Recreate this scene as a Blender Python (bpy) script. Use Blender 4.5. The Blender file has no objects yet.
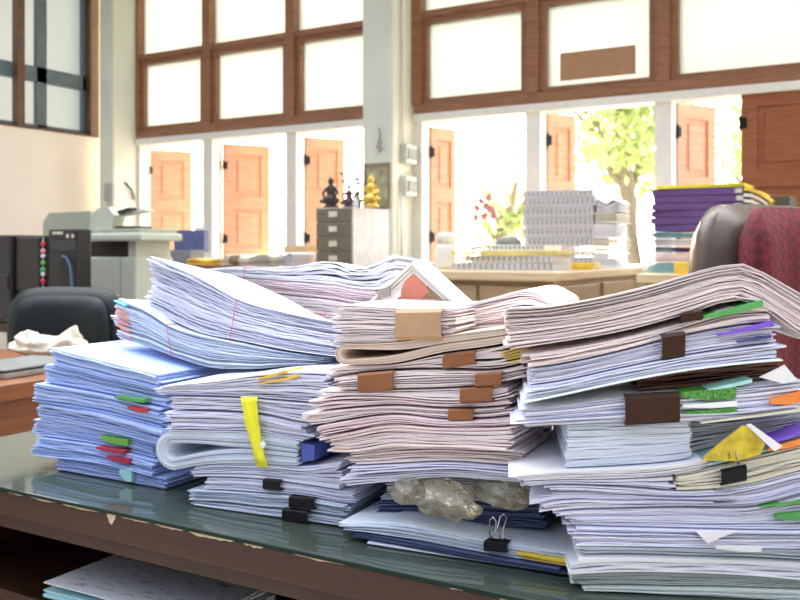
import bpy, bmesh, math, random
from mathutils import Vector, Matrix, noise
random.seed(7)
TH = math.radians(30.76); CS, SN = math.cos(TH), math.sin(TH)
ZC = 1.15; FP = 900.0; HY = 250.0; ZD = 0.75
col = bpy.context.scene.collection

# ---------- placing helpers (room frame: x along the window wall, y into it) ----------
def ray(px):
    a = (px-400)/FP
    return (a*CS-SN, a*SN+CS)
def P(px, py, d):
    r = ray(px); return Vector((r[0]*d, r[1]*d, ZC-(py-HY)*d/FP))
def onY(px, py, Y): return P(px, py, Y/ray(px)[1])
def onX(px, py, X): return P(px, py, X/ray(px)[0])
def onZ(px, py, z): return P(px, py, (ZC-z)*FP/(py-HY))
def proj_px(x, y):
    X = x*CS+y*SN; d = -x*SN+y*CS
    return 400+FP*X/d, d

# ---------- materials ----------
MATS = {}
def mat(name, c, rough=.6, metal=0, spec=.5, var=.12, scale=20, bump=0, coat=0, island=0, bscale=60):
    if name in MATS: return MATS[name]
    m = bpy.data.materials.new(name); m.use_nodes = True; nt = m.node_tree; b = nt.nodes['Principled BSDF']
    b.inputs['Roughness'].default_value = rough; b.inputs['Metallic'].default_value = metal
    b.inputs['Specular IOR Level'].default_value = spec; b.inputs['Coat Weight'].default_value = coat
    tc = nt.nodes.new('ShaderNodeTexCoord'); n = nt.nodes.new('ShaderNodeTexNoise')
    n.inputs['Scale'].default_value = scale; n.inputs['Detail'].default_value = 4
    nt.links.new(tc.outputs['Object'], n.inputs['Vector'])
    r = nt.nodes.new('ShaderNodeValToRGB')
    r.color_ramp.elements[0].position = .3; r.color_ramp.elements[1].position = .7
    r.color_ramp.elements[0].color = [max(0, v*(1-var)) for v in c]+[1]
    r.color_ramp.elements[1].color = [min(1, v*(1+var)) for v in c]+[1]
    nt.links.new(n.outputs['Fac'], r.inputs['Fac']); out = r.outputs['Color']
    if island:
        g = nt.nodes.new('ShaderNodeNewGeometry'); rr = nt.nodes.new('ShaderNodeValToRGB')
        e = rr.color_ramp.elements
        e[0].position = 0; e[0].color = (.34, .34, .38, 1); e[1].position = 1; e[1].color = (1, 1, 1, 1)
        for p, cc in ((.08, (.60, .60, .64)), (.2, (.93, .93, .95)), (.4, (.78, .79, .83)), (.55, (1, 1, 1)), (.8, (.94, .92, .88))):
            x = e.new(p); x.color = cc+(1,)
        nt.links.new(g.outputs['Random Per Island'], rr.inputs['Fac'])
        mx = nt.nodes.new('ShaderNodeMix'); mx.data_type = 'RGBA'; mx.blend_type = 'MULTIPLY'; mx.inputs[0].default_value = island
        nt.links.new(out, mx.inputs[6]); nt.links.new(rr.outputs['Color'], mx.inputs[7]); out = mx.outputs[2]
    nt.links.new(out, b.inputs['Base Color'])
    if bump:
        n2 = nt.nodes.new('ShaderNodeTexNoise'); n2.inputs['Scale'].default_value = bscale; n2.inputs['Detail'].default_value = 5
        nt.links.new(tc.outputs['Object'], n2.inputs['Vector'])
        bp = nt.nodes.new('ShaderNodeBump'); bp.inputs['Strength'].default_value = bump; bp.inputs['Distance'].default_value = .01
        nt.links.new(n2.outputs['Fac'], bp.inputs['Height']); nt.links.new(bp.outputs['Normal'], b.inputs['Normal'])
    MATS[name] = m; return m
def wood(name, c1, c2, rough=.4, scale=(3, 3, 30), coat=.1):
    if name in MATS: return MATS[name]
    m = bpy.data.materials.new(name); m.use_nodes = True; nt = m.node_tree; b = nt.nodes['Principled BSDF']
    b.inputs['Roughness'].default_value = rough; b.inputs['Coat Weight'].default_value = coat
    tc = nt.nodes.new('ShaderNodeTexCoord'); mp = nt.nodes.new('ShaderNodeMapping'); mp.inputs['Scale'].default_value = scale
    n = nt.nodes.new('ShaderNodeTexNoise'); n.inputs['Scale'].default_value = 2; n.inputs['Detail'].default_value = 6; n.inputs['Distortion'].default_value = .6
    r = nt.nodes.new('ShaderNodeValToRGB'); r.color_ramp.elements[0].color = c1+(1,); r.color_ramp.elements[1].color = c2+(1,)
    r.color_ramp.elements[0].position = .3; r.color_ramp.elements[1].position = .7
    nt.links.new(tc.outputs['Object'], mp.inputs['Vector']); nt.links.new(mp.outputs['Vector'], n.inputs['Vector'])
    nt.links.new(n.outputs['Fac'], r.inputs['Fac']); nt.links.new(r.outputs['Color'], b.inputs['Base Color'])
    MATS[name] = m; return m
def paper(name, c, island=.8): return mat('paper_'+name, c, rough=.75, spec=.2, var=.03, scale=30, island=island)

PW = {
 'blue':  paper('blue', (.50, .63, .97)), 'lav': paper('lavender', (.80, .82, .95)), 'white': paper('white', (.92, .93, .95)),  # blue has the cool skylight cast put into the paper colour
 'warm':  paper('warm', (.97, .86, .83)), 'cool': paper('cool', (.72, .80, .90)), 'green': paper('greenish', (.58, .66, .63)),  # warm has the pinkish flare cast put into the paper colour
 'grey': paper('grey', (.55, .58, .62)), 'navy': paper('navy', (.10, .13, .25)), 'cream': paper('cream', (.82, .80, .66)),
 'pink': paper('pink', (.95, .79, .80)), 'teal': paper('teal', (.35, .62, .66)), 'tan': paper('tan', (.92, .78, .66)),
 'purple': paper('purple', (.16, .09, .25)), 'olive': paper('olive', (.35, .33, .22)), 'maroon': paper('maroon', (.17, .085, .06)),  # maroon is the shade of a gap, painted as dark paper
}
C = dict(
 red=mat('red_card', (.65, .04, .05)), dkred=mat('dark_red_card', (.42, .03, .07)), green=mat('green_card', (.10, .38, .10)), ltgreen=mat('bright_green_card', (.16, .48, .06)),
 purple=mat('purple_card', (.22, .10, .62)), orange=mat('orange_card', (.95, .28, .05)), yellow=mat('yellow_card', (.90, .66, .06), rough=.35),
 oyellow=mat('orange_yellow_card', (.98, .60, .08)), teal=mat('teal_card', (.12, .50, .52)), cream=mat('cream_card', (.80, .78, .62)),
 blue=mat('blue_card', (.08, .12, .45)), white=mat('white_card', (.92, .93, .94), var=.02), mint=mat('mint_film', (.45, .80, .78), rough=.3),
 navy=mat('navy_card', (.05, .07, .2)), salmon=mat('salmon_card', (.93, .33, .22)), pinkred=mat('pink_card', (.85, .30, .32)))
glitter = mat('green_glitter_card', (.10, .36, .05), rough=.4, var=.85, scale=500, bump=.6, bscale=500)
black = mat('black_metal', (.010, .010, .011), rough=.5, spec=.25)
flareclip_brown = mat('brown_clip_enamel', (.05, .022, .012), rough=.5, spec=.2)  # black clip with lens flare painted in as dark brown
flareclip_tan = mat('tan_clip_enamel', (.29, .115, .048), rough=.5, spec=.3)  # black clip again, stronger flare put into its colour
flareclip_pale = mat('pale_tan_clip_enamel', (.56, .35, .20), rough=.5, spec=.3)  # the palest flare wash, painted over a black clip
chrome = mat('chrome', (.6, .6, .58), rough=.2, metal=1)
redband = mat('red_rubber', (.75, .10, .14), rough=.6)
ribbonm = mat('yellow_ribbon_satin', (1.0, .93, .03), rough=.28, bump=.25, bscale=90)
plaster = mat('plaster_cream', (.82, .76, .66), rough=.9, var=.05, scale=2)
plasterw = mat('plaster_white', (.72, .76, .66), rough=.85, var=.05, scale=3)
framew = wood('window_wood', (.24, .105, .048), (.36, .17, .085), rough=.5)
shutw = wood('shutter_wood', (.58, .32, .19), (.68, .41, .27), rough=.5)  # brown wood painted peach to carry the flare haze
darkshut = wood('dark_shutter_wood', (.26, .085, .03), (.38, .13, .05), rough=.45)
whitepaint = mat('white_paint', (.80, .80, .74), rough=.5, var=.04)
bluegrey = mat('blue_grey_paint', (.11, .16, .18), rough=.5)
deskw = wood('desk_wood', (.042, .0125, .003), (.07, .021, .005), rough=.45, scale=(2, 20, 20))
desk_dark = wood('desk_panel_wood', (.04, .014, .006), (.065, .022, .009), rough=.5)
desk_or = wood('side_desk_wood', (.17, .055, .018), (.27, .09, .03), rough=.4)
beigew = wood('beige_laminate', (.68, .50, .28), (.80, .62, .38), rough=.5)
beiged = wood('beige_panel', (.42, .29, .16), (.50, .36, .20), rough=.5)
chip = mat('bare_chipped_wood', (.75, .62, .40), rough=.8)
def glass_top_mat():
    m = mat('glass_over_green_felt', (.05, .068, .056), rough=.05, var=.12, scale=7, coat=.0, spec=.55); return m
glassdesk = glass_top_mat()
glassedge = mat('green_glass_edge', (.003, .022, .014), rough=.2, spec=.2)
copierm = mat('copier_plastic', (.66, .70, .57), rough=.5, var=.03); copierd = mat('copier_lid_plastic', (.42, .46, .36), rough=.5, var=.04)
copierblk = mat('copier_dark_plastic', (.035, .025, .022), rough=.5)
blackpl = mat('black_plastic', (.012, .012, .014), rough=.3)
chairblk = mat('black_green_leather', (.014, .022, .023), rough=.5, spec=.3, bump=.1, bscale=120)
cloth = mat('cream_cloth', (.72, .69, .55), rough=.9, bump=.2)

def frosted():
    m = bpy.data.materials.new('frosted_glass'); m.use_nodes = True; nt = m.node_tree
    for n in list(nt.nodes):
        if n.type == 'BSDF_PRINCIPLED': nt.nodes.remove(n)
    out = [n for n in nt.nodes if n.type == 'OUTPUT_MATERIAL'][0]
    t = nt.nodes.new('ShaderNodeBsdfTranslucent'); g = nt.nodes.new('ShaderNodeBsdfGlossy'); g.inputs['Roughness'].default_value = .3
    n = nt.nodes.new('ShaderNodeTexNoise'); n.inputs['Scale'].default_value = 1.5
    r = nt.nodes.new('ShaderNodeValToRGB'); r.color_ramp.elements[0].color = (.38, .42, .42, 1); r.color_ramp.elements[1].color = (.46, .485, .48, 1)
    nt.links.new(n.outputs['Fac'], r.inputs['Fac']); nt.links.new(r.outputs['Color'], t.inputs['Color'])
    mx = nt.nodes.new('ShaderNodeMixShader'); mx.inputs[0].default_value = .06
    nt.links.new(t.outputs[0], mx.inputs[1]); nt.links.new(g.outputs[0], mx.inputs[2]); nt.links.new(mx.outputs[0], out.inputs['Surface'])
    return m
frost = frosted()
def plastic_film():
    m = bpy.data.materials.new('clear_plastic_film'); m.use_nodes = True; nt = m.node_tree
    b = nt.nodes['Principled BSDF']; out = [n for n in nt.nodes if n.type == 'OUTPUT_MATERIAL'][0]
    nt.nodes.remove(b)
    tr = nt.nodes.new('ShaderNodeBsdfTransparent'); tr.inputs['Color'].default_value = (.93, .91, .84, 1)
    df = nt.nodes.new('ShaderNodeBsdfDiffuse'); df.inputs['Color'].default_value = (.62, .59, .48, 1)
    n = nt.nodes.new('ShaderNodeTexNoise'); n.inputs['Scale'].default_value = 18; tcx = nt.nodes.new('ShaderNodeTexCoord'); nt.links.new(tcx.outputs['Object'], n.inputs['Vector'])
    mr = nt.nodes.new('ShaderNodeMapRange'); mr.inputs[1].default_value = .35; mr.inputs[2].default_value = .65; mr.inputs[3].default_value = .04; mr.inputs[4].default_value = .30; nt.links.new(n.outputs['Fac'], mr.inputs[0])
    mx = nt.nodes.new('ShaderNodeMixShader'); nt.links.new(mr.outputs[0], mx.inputs[0]); nt.links.new(tr.outputs[0], mx.inputs[1]); nt.links.new(df.outputs[0], mx.inputs[2])
    gl = nt.nodes.new('ShaderNodeBsdfGlossy'); gl.inputs['Roughness'].default_value = .12; gl.inputs['Color'].default_value = (.9, .88, .8, 1)
    lw = nt.nodes.new('ShaderNodeLayerWeight'); lw.inputs['Blend'].default_value = .28
    mx2 = nt.nodes.new('ShaderNodeMixShader'); nt.links.new(lw.outputs['Fresnel'], mx2.inputs[0]); nt.links.new(mx.outputs[0], mx2.inputs[1]); nt.links.new(gl.outputs[0], mx2.inputs[2])
    nt.links.new(mx2.outputs[0], out.inputs['Surface'])
    return m
film = plastic_film()
def leafmat():
    m = bpy.data.materials.new('leaf_green'); m.use_nodes = True; nt = m.node_tree; b = nt.nodes['Principled BSDF']
    g = nt.nodes.new('ShaderNodeNewGeometry'); r = nt.nodes.new('ShaderNodeValToRGB')
    r.color_ramp.elements[0].color = (.36, .50, .16, 1); r.color_ramp.elements[1].color = (.84, .87, .48, 1)
    nt.links.new(g.outputs['Random Per Island'], r.inputs['Fac']); nt.links.new(r.outputs['Color'], b.inputs['Base Color'])
    b.inputs['Roughness'].default_value = .6
    t = nt.nodes.new('ShaderNodeBsdfTranslucent'); nt.links.new(r.outputs['Color'], t.inputs['Color'])
    mx = nt.nodes.new('ShaderNodeMixShader'); mx.inputs[0].default_value = .5
    out = [n for n in nt.nodes if n.type == 'OUTPUT_MATERIAL'][0]
    nt.links.new(b.outputs[0], mx.inputs[1]); nt.links.new(t.outputs[0], mx.inputs[2]); nt.links.new(mx.outputs[0], out.inputs['Surface'])
    return m
leafg = leafmat()

# ---------- object helpers ----------
def link(name, verts, faces, m, parent=None, smooth=False):
    me = bpy.data.meshes.new(name); me.from_pydata([tuple(v) for v in verts], [], faces); me.update()
    if isinstance(m, (list, tuple)):
        for x in m: me.materials.append(x)
    else: me.materials.append(m)
    o = bpy.data.objects.new(name, me); col.objects.link(o)
    if parent is not None: o.parent = parent; o.matrix_parent_inverse = Matrix.Translation(parent.location).inverted()
    if smooth:
        for p in me.polygons: p.use_smooth = True
    return o
def fromloc(o, loc):
    """give a mesh object an origin at loc, keeping its place"""
    if o.parent: return o
    o.data.transform(Matrix.Translation(-Vector(loc))); o.location = loc; return o
def empty(name, loc, label, cat, group=None):
    o = bpy.data.objects.new(name, None); o.empty_display_size = .05; o.location = loc; col.objects.link(o)
    tag(o, label, cat, group); return o
def tag(o, label=None, cat=None, group=None, kind=None):
    if label: o['label'] = label
    if cat: o['category'] = cat
    if group: o['group'] = group
    if kind: o['kind'] = kind
    return o
class MB:
    def __init__(s): s.v = []; s.f = []
    def add(s, vs, fs):
        n = len(s.v); s.v += [Vector(v) for v in vs]; s.f += [tuple(i+n for i in f) for f in fs]; return s
    def box(s, a, b, M=None):
        x0, y0, z0 = a; x1, y1, z1 = b
        vs = [Vector(p) for p in ((x0,y0,z0),(x1,y0,z0),(x1,y1,z0),(x0,y1,z0),(x0,y0,z1),(x1,y0,z1),(x1,y1,z1),(x0,y1,z1))]
        if M: vs = [M@v for v in vs]
        return s.add(vs, [(0,3,2,1),(4,5,6,7),(0,1,5,4),(1,2,6,5),(2,3,7,6),(3,0,4,7)])
    def bbox(s, a, b, r=.005, M=None, seg=2):
        bm = bmesh.new(); bmesh.ops.create_cube(bm, size=1)
        for v in bm.verts: v.co = Vector(((a[i]+b[i])/2+v.co[i]*(b[i]-a[i]) for i in range(3)))
        bmesh.ops.bevel(bm, geom=bm.edges[:], offset=r, segments=seg, affect='EDGES', profile=.6)
        bm.verts.index_update(); vs = [v.co.copy() for v in bm.verts]
        if M: vs = [M@v for v in vs]
        s.add(vs, [tuple(v.index for v in f.verts) for f in bm.faces]); bm.free(); return s
    def tube(s, pts, r, n=8, closed=False):
        pts = [Vector(p) for p in pts]; rings = []; m = len(pts)
        rr = r if isinstance(r, (list, tuple)) else [r]*m
        for i, p in enumerate(pts):
            a = pts[i-1] if i > 0 or closed else p; b = pts[(i+1) % m] if i < m-1 or closed else p
            t = (b-a); t = t.normalized() if t.length > 1e-9 else Vector((0, 0, 1))
            u = t.cross(Vector((0, 0, 1)));
            if u.length < .05: u = t.cross(Vector((0, 1, 0)))
            u.normalize(); w = t.cross(u)
            rings.append([p+(u*math.cos(k*2*math.pi/n)+w*math.sin(k*2*math.pi/n))*rr[i] for k in range(n)])
        vs = [q for ring in rings for q in ring]; fs = []
        for i in range(m if closed else m-1):
            j = (i+1) % m
            for k in range(n): fs.append((i*n+k, i*n+(k+1) % n, j*n+(k+1) % n, j*n+k))
        if not closed: fs += [tuple(range(n))[::-1], tuple((m-1)*n+k for k in range(n))]
        return s.add(vs, fs)
    def lathe(s, prof, c, n=20, M=None, sq=(1, 1)):
        vs = []; fs = []
        for (r, z) in prof:
            for k in range(n):
                a = 2*math.pi*k/n; v = Vector((r*math.cos(a)*sq[0], r*math.sin(a)*sq[1], z))
                if M: v = M@v
                vs.append(v+Vector(c))
        for i in range(len(prof)-1):
            for k in range(n): fs.append((i*n+k, i*n+(k+1) % n, (i+1)*n+(k+1) % n, (i+1)*n+k))
        fs += [tuple(range(n))[::-1], tuple((len(prof)-1)*n+k for k in range(n))]
        return s.add(vs, fs)
    def prism(s, poly, f0, f1):
        """poly: 2-D points, f0/f1 map a point to 3-D"""
        n = len(poly); vs = [f0(p) for p in poly]+[f1(p) for p in poly]
        fs = [tuple(range(n))[::-1], tuple(range(n, 2*n))]+[(i, (i+1) % n, n+(i+1) % n, n+i) for i in range(n)]
        return s.add(vs, fs)
    def build(s, name, m, parent=None, smooth=False): return link(name, s.v, s.f, m, parent, smooth)
def base(mb):
    xs = [v.x for v in mb.v]; ys = [v.y for v in mb.v]; return Vector(((min(xs)+max(xs))/2, (min(ys)+max(ys))/2, min(v.z for v in mb.v)))
def autosmooth(o, deg=35):
    for p in o.data.polygons: p.use_smooth = True
    bm = bmesh.new(); bm.from_mesh(o.data)
    for e in bm.edges:
        if len(e.link_faces) == 2 and e.calc_face_angle(0) > math.radians(deg): e.smooth = False
    bm.to_mesh(o.data); bm.free(); return o
def rect(px0, px1, py0, py1, Y, dep, m, name, parent=None, r=.004, label=None, cat=None, group=None, ref=None):
    """a bevelled box whose front face stands at room depth Y"""
    pm = (px0+px1)/2 if ref is None else ref
    x0 = onY(px0, 0, Y).x; x1 = onY(px1, 0, Y).x; z1 = onY(pm, py0, Y).z; z0 = onY(pm, py1, Y).z
    mb = MB()
    rr = min(r, (x1-x0)/3, (z1-z0)/3, dep/3)
    mb.bbox((x0, Y, z0), (x1, Y+dep, z1), rr)
    o = mb.build(name, m, parent)
    if label: tag(o, label, cat, group)
    if parent is None: fromloc(o, base(mb))
    return o

# ---------- curves measured along a pile's front ----------
def curve(xs, ys):
    n = len(xs)
    sl = [(ys[i+1]-ys[i])/(xs[i+1]-xs[i]) for i in range(n-1)]
    tg = [sl[0]]+[(sl[i-1]+sl[i])/2 if sl[i-1]*sl[i] > 0 else (sl[i-1]+sl[i])*.25 for i in range(1, n-1)]+[sl[-1]]
    def f(x):
        if x <= xs[0]: return ys[0]+tg[0]*(x-xs[0])*.5
        if x >= xs[-1]: return ys[-1]+tg[-1]*(x-xs[-1])*.5
        i = 0
        while x > xs[i+1]: i += 1
        h = xs[i+1]-xs[i]; t = (x-xs[i])/h; t2 = t*t; t3 = t2*t
        return (2*t3-3*t2+1)*ys[i]+(t3-2*t2+t)*h*tg[i]+(-2*t3+3*t2)*ys[i+1]+(t3-t2)*h*tg[i+1]
    return f
class Line:
    """front line of a pile on the plan, between two points given by bearing and distance"""
    def __init__(s, pxl, dl, pxr, dr):
        a = P(pxl, HY, dl); b = P(pxr, HY, dr); s.o = Vector((a.x, a.y)); v = Vector((b.x, b.y))-s.o
        s.u = v.normalized(); s.t = Vector((-s.u.y, s.u.x))
    def s_at(s, px):
        # solve o + k*u on the bearing px
        r = ray(px); n = Vector((-r[1], r[0])); return -s.o.dot(n)/s.u.dot(n)
    def pt(s, k, t): q = s.o+s.u*k+s.t*t; return q
    def z(s, k, f):
        if f is None: return ZD+.0006
        q = s.o+s.u*k; px, d = proj_px(q.x, q.y)
        return ZC-(f(px)-HY)*d/FP
class Sub:
    pass
def leaves(L, k0, k1, fb, ft, depth, t0, pitch, jit, rng, fill, gap=.0012, yaw=.012, ns=16, ntn=4, spread=.012, byaw=0, tsb=0, tst=0):
    """verts and faces of the loose sheets of one bundle, each a thin slab of its own"""
    V = []; F = []
    km = (k0+k1)/2
    q = L.pt(km, 0); _, d = proj_px(q.x, q.y)
    th = L.z(km, ft)-L.z(km, fb)-gap
    n = max(1, int(round(th*FP/d/pitch)))
    ws = [rng.choice((.55, .7, .8, 1, 1, 1.3, 1.9)) for _ in range(n)]; tot = sum(ws); acc = 0; wl = wr = wt = 0
    for i in range(n):
        a0 = acc/tot; acc += ws[i]; g_ = (1-fill)/n*rng.choice((.35, .6, .8, 1, 1.6, 2.4)); a1 = max(acc/tot-g_, a0+.35*ws[i]/tot)
        j = jit*(1 if rng.random() > .12 else 2.6)
        wl = wl*.75+rng.uniform(-1, 1)*spread*.45; wr = wr*.75+rng.uniform(-1, 1)*spread*.45
        l = k0+rng.uniform(-j, j)*1.3+wl; r = k1+rng.uniform(-j, j)*1.3+wr
        ta = t0+rng.uniform(-j, j*.6); tb = t0+depth+rng.uniform(-j, j)*1.5
        y = byaw+rng.gauss(0, yaw if rng.random() > .1 else yaw*3.2); cy, sy = math.cos(y), math.sin(y); tm = (ta+tb)/2; lm = (l+r)/2
        ph = rng.uniform(0, 6.28); am = .25/n
        b = len(V); ids = {}
        for side in (0, 1):
            for si in range(ns+1):
                for ti in range(ntn+1):
                    s_ = l+(r-l)*si/ns-lm; t_ = ta+(tb-ta)*ti/ntn-tm
                    S = lm+s_*cy-t_*sy; T = tm+s_*sy+t_*cy
                    zb = L.z(S, fb)+gap*.5-tsb*max(0, T); zt = max(L.z(S, ft)-gap*.5-tst*max(0, T), zb+.001)
                    al = (a0, a1)[side]+am*math.sin(ph+S*60)*(1 if 0 < i < n-1 else 0)
                    w = si/ns
                    z = zb+(zt-zb)*al
                    p = L.pt(S, T); V.append(Vector((p.x, p.y, z)))
        def I(sd, si, ti): return b+sd*(ns+1)*(ntn+1)+si*(ntn+1)+ti
        for si in range(ns):
            for ti in range(ntn):
                F.append((I(1,si,ti), I(1,si+1,ti), I(1,si+1,ti+1), I(1,si,ti+1)))
                F.append((I(0,si,ti), I(0,si,ti+1), I(0,si+1,ti+1), I(0,si+1,ti)))
        for si in range(ns):
            F.append((I(0,si,0), I(0,si+1,0), I(1,si+1,0), I(1,si,0)))
            F.append((I(0,si+1,ntn), I(0,si,ntn), I(1,si,ntn), I(1,si+1,ntn)))
        for ti in range(ntn):
            F.append((I(0,0,ti+1), I(0,0,ti), I(1,0,ti), I(1,0,ti+1)))
            F.append((I(0,ns,ti), I(0,ns,ti+1), I(1,ns,ti+1), I(1,ns,ti)))
    return V, F
SEED = [0]
class Bundle: pass
def bundle(L, xl, xr, fb, ft, c, label, group, depth=.21, t0=0, pitch=1.5, jit=.0028, fill=.72, parts=False, name='paper_bundle', cat='papers', yaw=.008, spread=.010, byaw=None, tsb=0, tst=0):
    SEED[0] += 1; rng = random.Random(SEED[0]*13+5)
    k0, k1 = L.s_at(xl), L.s_at(xr)
    if byaw is None: byaw = rng.uniform(-.028, .028)*(.5 if parts else 1)
    t0 = t0+rng.uniform(-.005, .008)
    V, F = leaves(L, k0, k1, fb, ft, depth, t0, pitch, jit, rng, fill, gap=rng.choice((.0012, .0018, .003)), yaw=yaw, spread=spread, byaw=byaw, tsb=tsb, tst=tst)
    b = Bundle(); b.tf = (lambda k, t0=t0, y=byaw, km=(k0+k1)/2: t0+(k-km)*math.tan(y)-.001); b.L = L; b.fb = fb; b.ft = ft; b.t0 = t0; b.depth = depth; b.tst = tst
    q = L.pt((k0+k1)/2, t0+depth/2); loc = Vector((q.x, q.y, min(v.z for v in V)))
    if parts:
        b.root = empty(name, loc, label, cat, group); b.sheets = link('sheets', V, F, PW[c], b.root)
    else:
        b.root = link(name, V, F, PW[c]); tag(b.root, label, cat, group); fromloc(b.root, loc)
    return b
def slab(b, px0, px1, py0, py1, dy, m, name, t0=-.006, t1=.04, thick=None, label=None):
    """tab / card sticking out of the front edge; dy is its fall from left to right in the photo"""
    L = b.L; k0, k1 = L.s_at(px0), L.s_at(px1); mb = MB(); N = 8; vs = []
    for i in range(N+1):
        k = k0+(k1-k0)*i/N; q = L.o+L.u*k; px, d = proj_px(q.x, q.y); w = i/N
        zt = ZC-(py0+dy*w-HY)*d/FP; zb = ZC-(py0+(py1-py0)*min(1, .45+w)+dy*w-HY)*d/FP
        tf = b.tf(k)
        for t, z in ((t0+tf, zb), (t0+tf, zt), (t1+tf, zt), (t1+tf, zb)):
            p = L.pt(k, t); vs.append(Vector((p.x, p.y, z)))
    fs = []
    for i in range(N):
        for j in range(4): fs.append((i*4+j, (i+1)*4+j, (i+1)*4+(j+1) % 4, i*4+(j+1) % 4))
    fs += [(0, 1, 2, 3), (N*4+3, N*4+2, N*4+1, N*4)]
    mb.add(vs, fs); o = mb.build(name, m, b.root)
    if label: o['label'] = label
    return o
def clip(b, px0, px1, py0, py1, dy, m, label=None, handles=0):
    """binder clip gripping the front edge: spine plate plus two jaws, wire handles as sub-parts"""
    L = b.L; k0, k1 = L.s_at(px0), L.s_at(px1); N = 6; T0 = b.tf((k0+k1)/2)-.0085
    prof = []
    def zz(px, d, y): return ZC-(y-HY)*d/FP
    cross = [(T0+.019, 0, .25), (T0+.004, 0, -.0), (T0, .12, 0), (T0, .88, 0), (T0+.004, 1, 0), (T0+.019, 1, -.25),
             (T0+.019, 1, -.25-.12), (T0+.005, .90, 0), (T0+.0018, .84, 0), (T0+.0018, .16, 0), (T0+.005, .10, 0), (T0+.019, 0, .25+.12)]
    vs = []
    for i in range(N+1):
        k = k0+(k1-k0)*i/N; q = L.o+L.u*k; px, d = proj_px(q.x, q.y); w = i/N
        za = zz(px, d, py1+dy*w); zb = zz(px, d, py0+dy*w)
        for (t, a, off) in cross:
            p = L.pt(k, t); vs.append(Vector((p.x, p.y, za+(zb-za)*a+off*.004)))
    n = len(cross); fs = []
    for i in range(N):
        for j in range(n): fs.append((i*n+j, i*n+(j+1) % n, (i+1)*n+(j+1) % n, (i+1)*n+j))
    fs += [tuple(range(n))[::-1], tuple(N*n+j for j in range(n))]
    o = MB().add(vs, fs).build('binder_clip', m, b.root)
    if label: o['label'] = label
    if handles:
        km = (k0+k1)/2; q = L.o+L.u*km; px, d = proj_px(q.x, q.y)
        zt = zz(px, d, py0+dy*.5); zb = zz(px, d, py1+dy*.5); hw = (k1-k0)*.30
        for h in range(handles):
            s = 1 if h == 0 else -1; z0 = zt if s > 0 else zb
            pts = []
            for (a, t, z) in ((-1, .016, 0.001), (-.8, .004, .004), (-.45, -.004+.02*(h), .014), (-.5, .002+.02*h, .026), (0, .004+.02*h, .030), (.5, .002+.02*h, .026), (.45, -.004+.02*h, .014), (.8, .004, .004), (1, .016, .001)):
                p = L.pt(km+hw*a+ (.004 if h else -.004)*(z/.03), T0+t); pts.append((p.x, p.y, zt+z))
            w = MB().tube(pts, .0009, 6).build('clip_handle', chrome, o, True)
            w.matrix_parent_inverse = Matrix.Identity(4) if False else (o.matrix_parent_inverse.inverted()@Matrix.Identity(4))
            w.matrix_parent_inverse = Matrix.Translation(-b.root.location).inverted()@Matrix.Translation(-b.root.location)
    return o
def band(b, px, dx, m, r=.0007, name='rubber_band'):
    L = b.L; pts = []
    kb = L.s_at(px+dx); kt = L.s_at(px); T = b.tf(kt)-.0045
    zb, zt = L.z(kb, b.fb), L.z(kt, b.ft)
    for w in (0, .25, .5, .75, 1):
        p = L.pt(kb+(kt-kb)*w, T-.001*math.sin(w*3.14)); pts.append((p.x, p.y, zb+(zt-zb)*w))
    for w in (.03, .3, .6, 1):
        k = kt; p = L.pt(k, b.t0+b.depth*w*1.01); pts.append((p.x, p.y, L.z(k, b.ft)+.0002-b.tst*b.depth*w))
    p = L.pt(kt, b.t0+b.depth+.006); pts.append((p.x, p.y, (zb+zt)/2)); p = L.pt(kt, b.t0+b.depth+.003); pts.append((p.x, p.y, zb-.0002))
    p = L.pt(kb, b.t0); pts.append((p.x, p.y, zb-.0003))
    return MB().tube(pts, r, 6, closed=True).build(name, m, b.root)
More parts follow.
